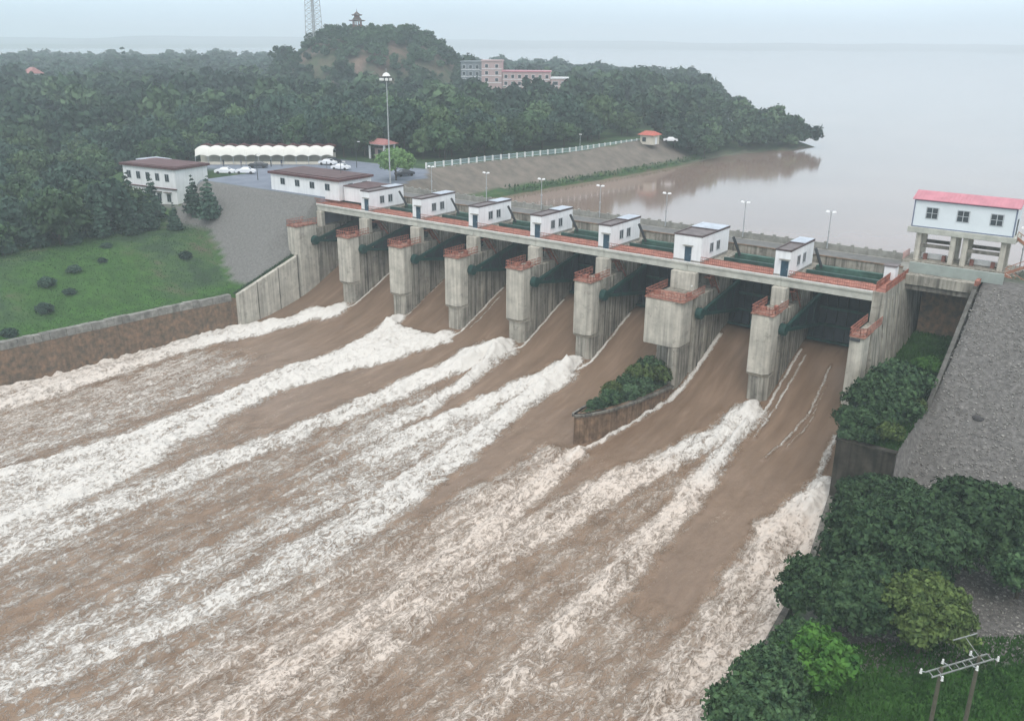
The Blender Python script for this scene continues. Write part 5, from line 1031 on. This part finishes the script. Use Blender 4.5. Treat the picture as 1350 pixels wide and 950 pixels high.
MB().box(-40, -35.5, 110, 113, 4.4, 4.7).build('roof', mat('pale_green_sheet', (.5, .62, .55), .1, 1, .6), t)
for a in (-39.7, -35.8): MB().box(a-.08, a+.08, 110.1, 110.3, 1, 4.4).build('post', steel, t)
# ------------------------------------------------------------------ pink buildings beyond the wood
def flats(name, A0, A1, D_, z0, z1, m_, rows, cols, label, roofm, win=1.3, zr=None):
    A0 = Vector((*A0, 0)); A1 = Vector((*A1, 0)); L_ = (A1-A0).length; an = math.atan2(A1.y-A0.y, A1.x-A0.x); t = thing(name, (A0.x, A0.y, z0), label, 'building')
    block(t, A0.x, A0.y, an, L_, D_, z0, z1, m_); sub(t, A0.x, A0.y, an, -.3, L_+.3, -.3, D_+.3, z1+.002, z1+.55, roofm, 'roof')
    for r_ in range(rows):
        zz = z1-1.0-2.9*(r_+1)+1.3
        for c_ in range(cols):
            xx = L_*(c_+.5)/cols; f = sub(t, A0.x, A0.y, an, xx-win/2-.1, xx+win/2+.1, -.08, -.005, zz-.1, zz+1.5, wallw, 'window'); sub(t, A0.x, A0.y, an, xx-win/2, xx+win/2, -.12, -.085, zz, zz+1.4, glass, 'pane', f)
        if rows > 1: sub(t, A0.x, A0.y, an, .05, L_-.05, -.15, -.005, zz-.65, zz-.4, wallw, 'band')
    return t
flats('apartment_building', (-147, 208), (-138.5, 211.5), 10, 2, 20.6, greyb, 3, 3, 'blue grey apartment block partly behind the hill', greyb)
flats('apartment_building', (-138.3, 211), (-131, 216), 10, 2, 20.4, greyb, 3, 2, 'narrow blue grey block next to the taller pink one', greyb)
flats('apartment_building', (-135.0, 207.8), (-127.5, 212.6), 10, 2, 21.2, pinkw, 3, 2, 'tallest pink apartment block right of the blue grey one', pinkw)
flats('apartment_building', (-127.3, 212.9), (-109.5, 224.2), 9, 2, 16.9, pinkw, 4, 7, 'long pink apartment building with red parapet', pinkred, 1.3)
flats('apartment_building', (-109.2, 224.4), (-103.0, 228.6), 8, 2, 14.2, pinkw, 3, 2, 'low pale pink block at the right end of the pink buildings', wallw, 2.2)
t = thing('red_roof_house', (-351, 119, 8), 'tiny house with red roof poking out of the wood at far left', 'house')
MB().box(-354, -348, 116, 122, 0, 12.5).build('wall', wallw, t); MB().add([(-355,115,12.5),(-347,115,12.5),(-347,123,12.5),(-355,123,12.5),(-353,119,15.5),(-349,119,15.5)], [(0,1,5,4),(1,2,5),(2,3,4,5),(3,0,4),(3,2,1,0)]).build('roof', bpy.data.materials['pink_tile'], t)
t = thing('outbuilding', (-82, 12, -4), 'small pale roofed outbuilding behind the white two storey building', 'building')
MB().box(-86, -80, 8.2, 13, -7, 1.7).build('wall', creamw, t); MB().box(-86.4, -79.6, 7.8, 13.4, 1.7, 2.0).build('roof', rooflight, t)
# lattice tower on the hill
t = thing('lattice_tower', (-224, 192, 29), 'tall steel lattice mast on the left shoulder of the hill running out of the picture', 'tower'); x, y = -224, 192
def tw(z): return 2.9-(z-29)*.028
Zs = [28+2.4*i for i in range(18)]
for sx in (-1, 1):
    for sy in (-1, 1): MB().tube((x+sx*tw(28), y+sy*tw(28), 28), (x+sx*tw(69), y+sy*tw(69), 69), .16, 6).build('leg', steel, t)
m = MB()
for i, (za, zb) in enumerate(zip(Zs[:-1], Zs[1:])):
    a, b = tw(za), tw(zb); ca_ = [(-a,-a),(a,-a),(a,a),(-a,a)]; cb_ = [(-b,-b),(b,-b),(b,b),(-b,b)]
    for k in range(4):
        p, q, r_, s_ = ca_[k], ca_[(k+1)%4], cb_[k], cb_[(k+1)%4]; m.tube((x+p[0],y+p[1],za), (x+q[0],y+q[1],za), .08, 4); m.tube((x+p[0],y+p[1],za), (x+s_[0],y+s_[1],zb), .08, 4); m.tube((x+q[0],y+q[1],za), (x+r_[0],y+r_[1],zb), .08, 4)
m.build('lattice', steel, t)
for sx in (-1, 1): MB().box(x-.15+sx*.7, x+.15+sx*.7, y-.15, y+.15, 28, 69).build('ladder_rail', steel, t)
# pavilion on the hill top
t = thing('pavilion', (-208, 205, 31.5), 'two tiered pavilion with upswept eaves on the hilltop', 'pavilion'); x, y, z = -208, 205, 33.6; pm = mat('pavilion_roof', (.10, .075, .065), .2, 1, .7); pc = mat('pavilion_column', (.20, .07, .05), .2, 1, .7)
MB().tube((x, y, z-1.5), (x, y, z+1.0), 3.2, 6).build('terrace', conc, t)
for i in range(6): a = PI/3*i; MB().tube((x+2*math.cos(a), y+2*math.sin(a), z+1.0), (x+2*math.cos(a), y+2*math.sin(a), z+4.4), .24, 6).build('column', pc, t)
def eaves(z0, r0, z1, r1, name):
    m = MB(); n = 12; rr = [r0*(1.0 if i % 2 == 0 else .84) for i in range(n)]; zz = [z0+(.5 if i % 2 == 0 else 0) for i in range(n)]
    V = [(x+rr[i]*math.cos(2*PI*i/n), y+rr[i]*math.sin(2*PI*i/n), zz[i]) for i in range(n)]+[(x+(rr[i]*.55)*math.cos(2*PI*i/n), y+(rr[i]*.55)*math.sin(2*PI*i/n), z0+(z1-z0)*.38) for i in range(n)]+[(x+r1*math.cos(2*PI*i/n), y+r1*math.sin(2*PI*i/n), z1) for i in range(n)]
    m.add(V, [(i,(i+1)%n,n+(i+1)%n,n+i) for i in range(n)]+[(n+i,n+(i+1)%n,2*n+(i+1)%n,2*n+i) for i in range(n)]+[tuple(range(2*n,3*n)), tuple(range(n))[::-1]]); m.build(name, pm, t)
eaves(z+4.3, 4.2, z+6.0, 1.6, 'lower_roof'); MB().tube((x, y, z+5.8), (x, y, z+7.0), 1.3, 6).build('upper_storey', pc, t); eaves(z+6.8, 2.7, z+8.6, .25, 'upper_roof'); MB().tube((x, y, z+8.5), (x, y, z+9.8), .18, 6, .05).build('finial', pm, t)
# ------------------------------------------------------------------ haze
hz = MB().box(-5600, 5600, -950, 6200, -27, 70).build('haze', bpy.data.materials.new('haze')); hm = hz.data.materials[0]; hm.use_nodes = True; N = hm.node_tree.nodes; N.clear()
oo = N.new('ShaderNodeOutputMaterial'); pv = N.new('ShaderNodeVolumePrincipled'); pv.inputs['Color'].default_value = (.84, .94, 1.0, 1); pv.inputs['Density'].default_value = .00056; pv.inputs['Anisotropy'].default_value = .2
hm.node_tree.links.new(pv.outputs[0], oo.inputs['Volume']); kind(hz, 'stuff')
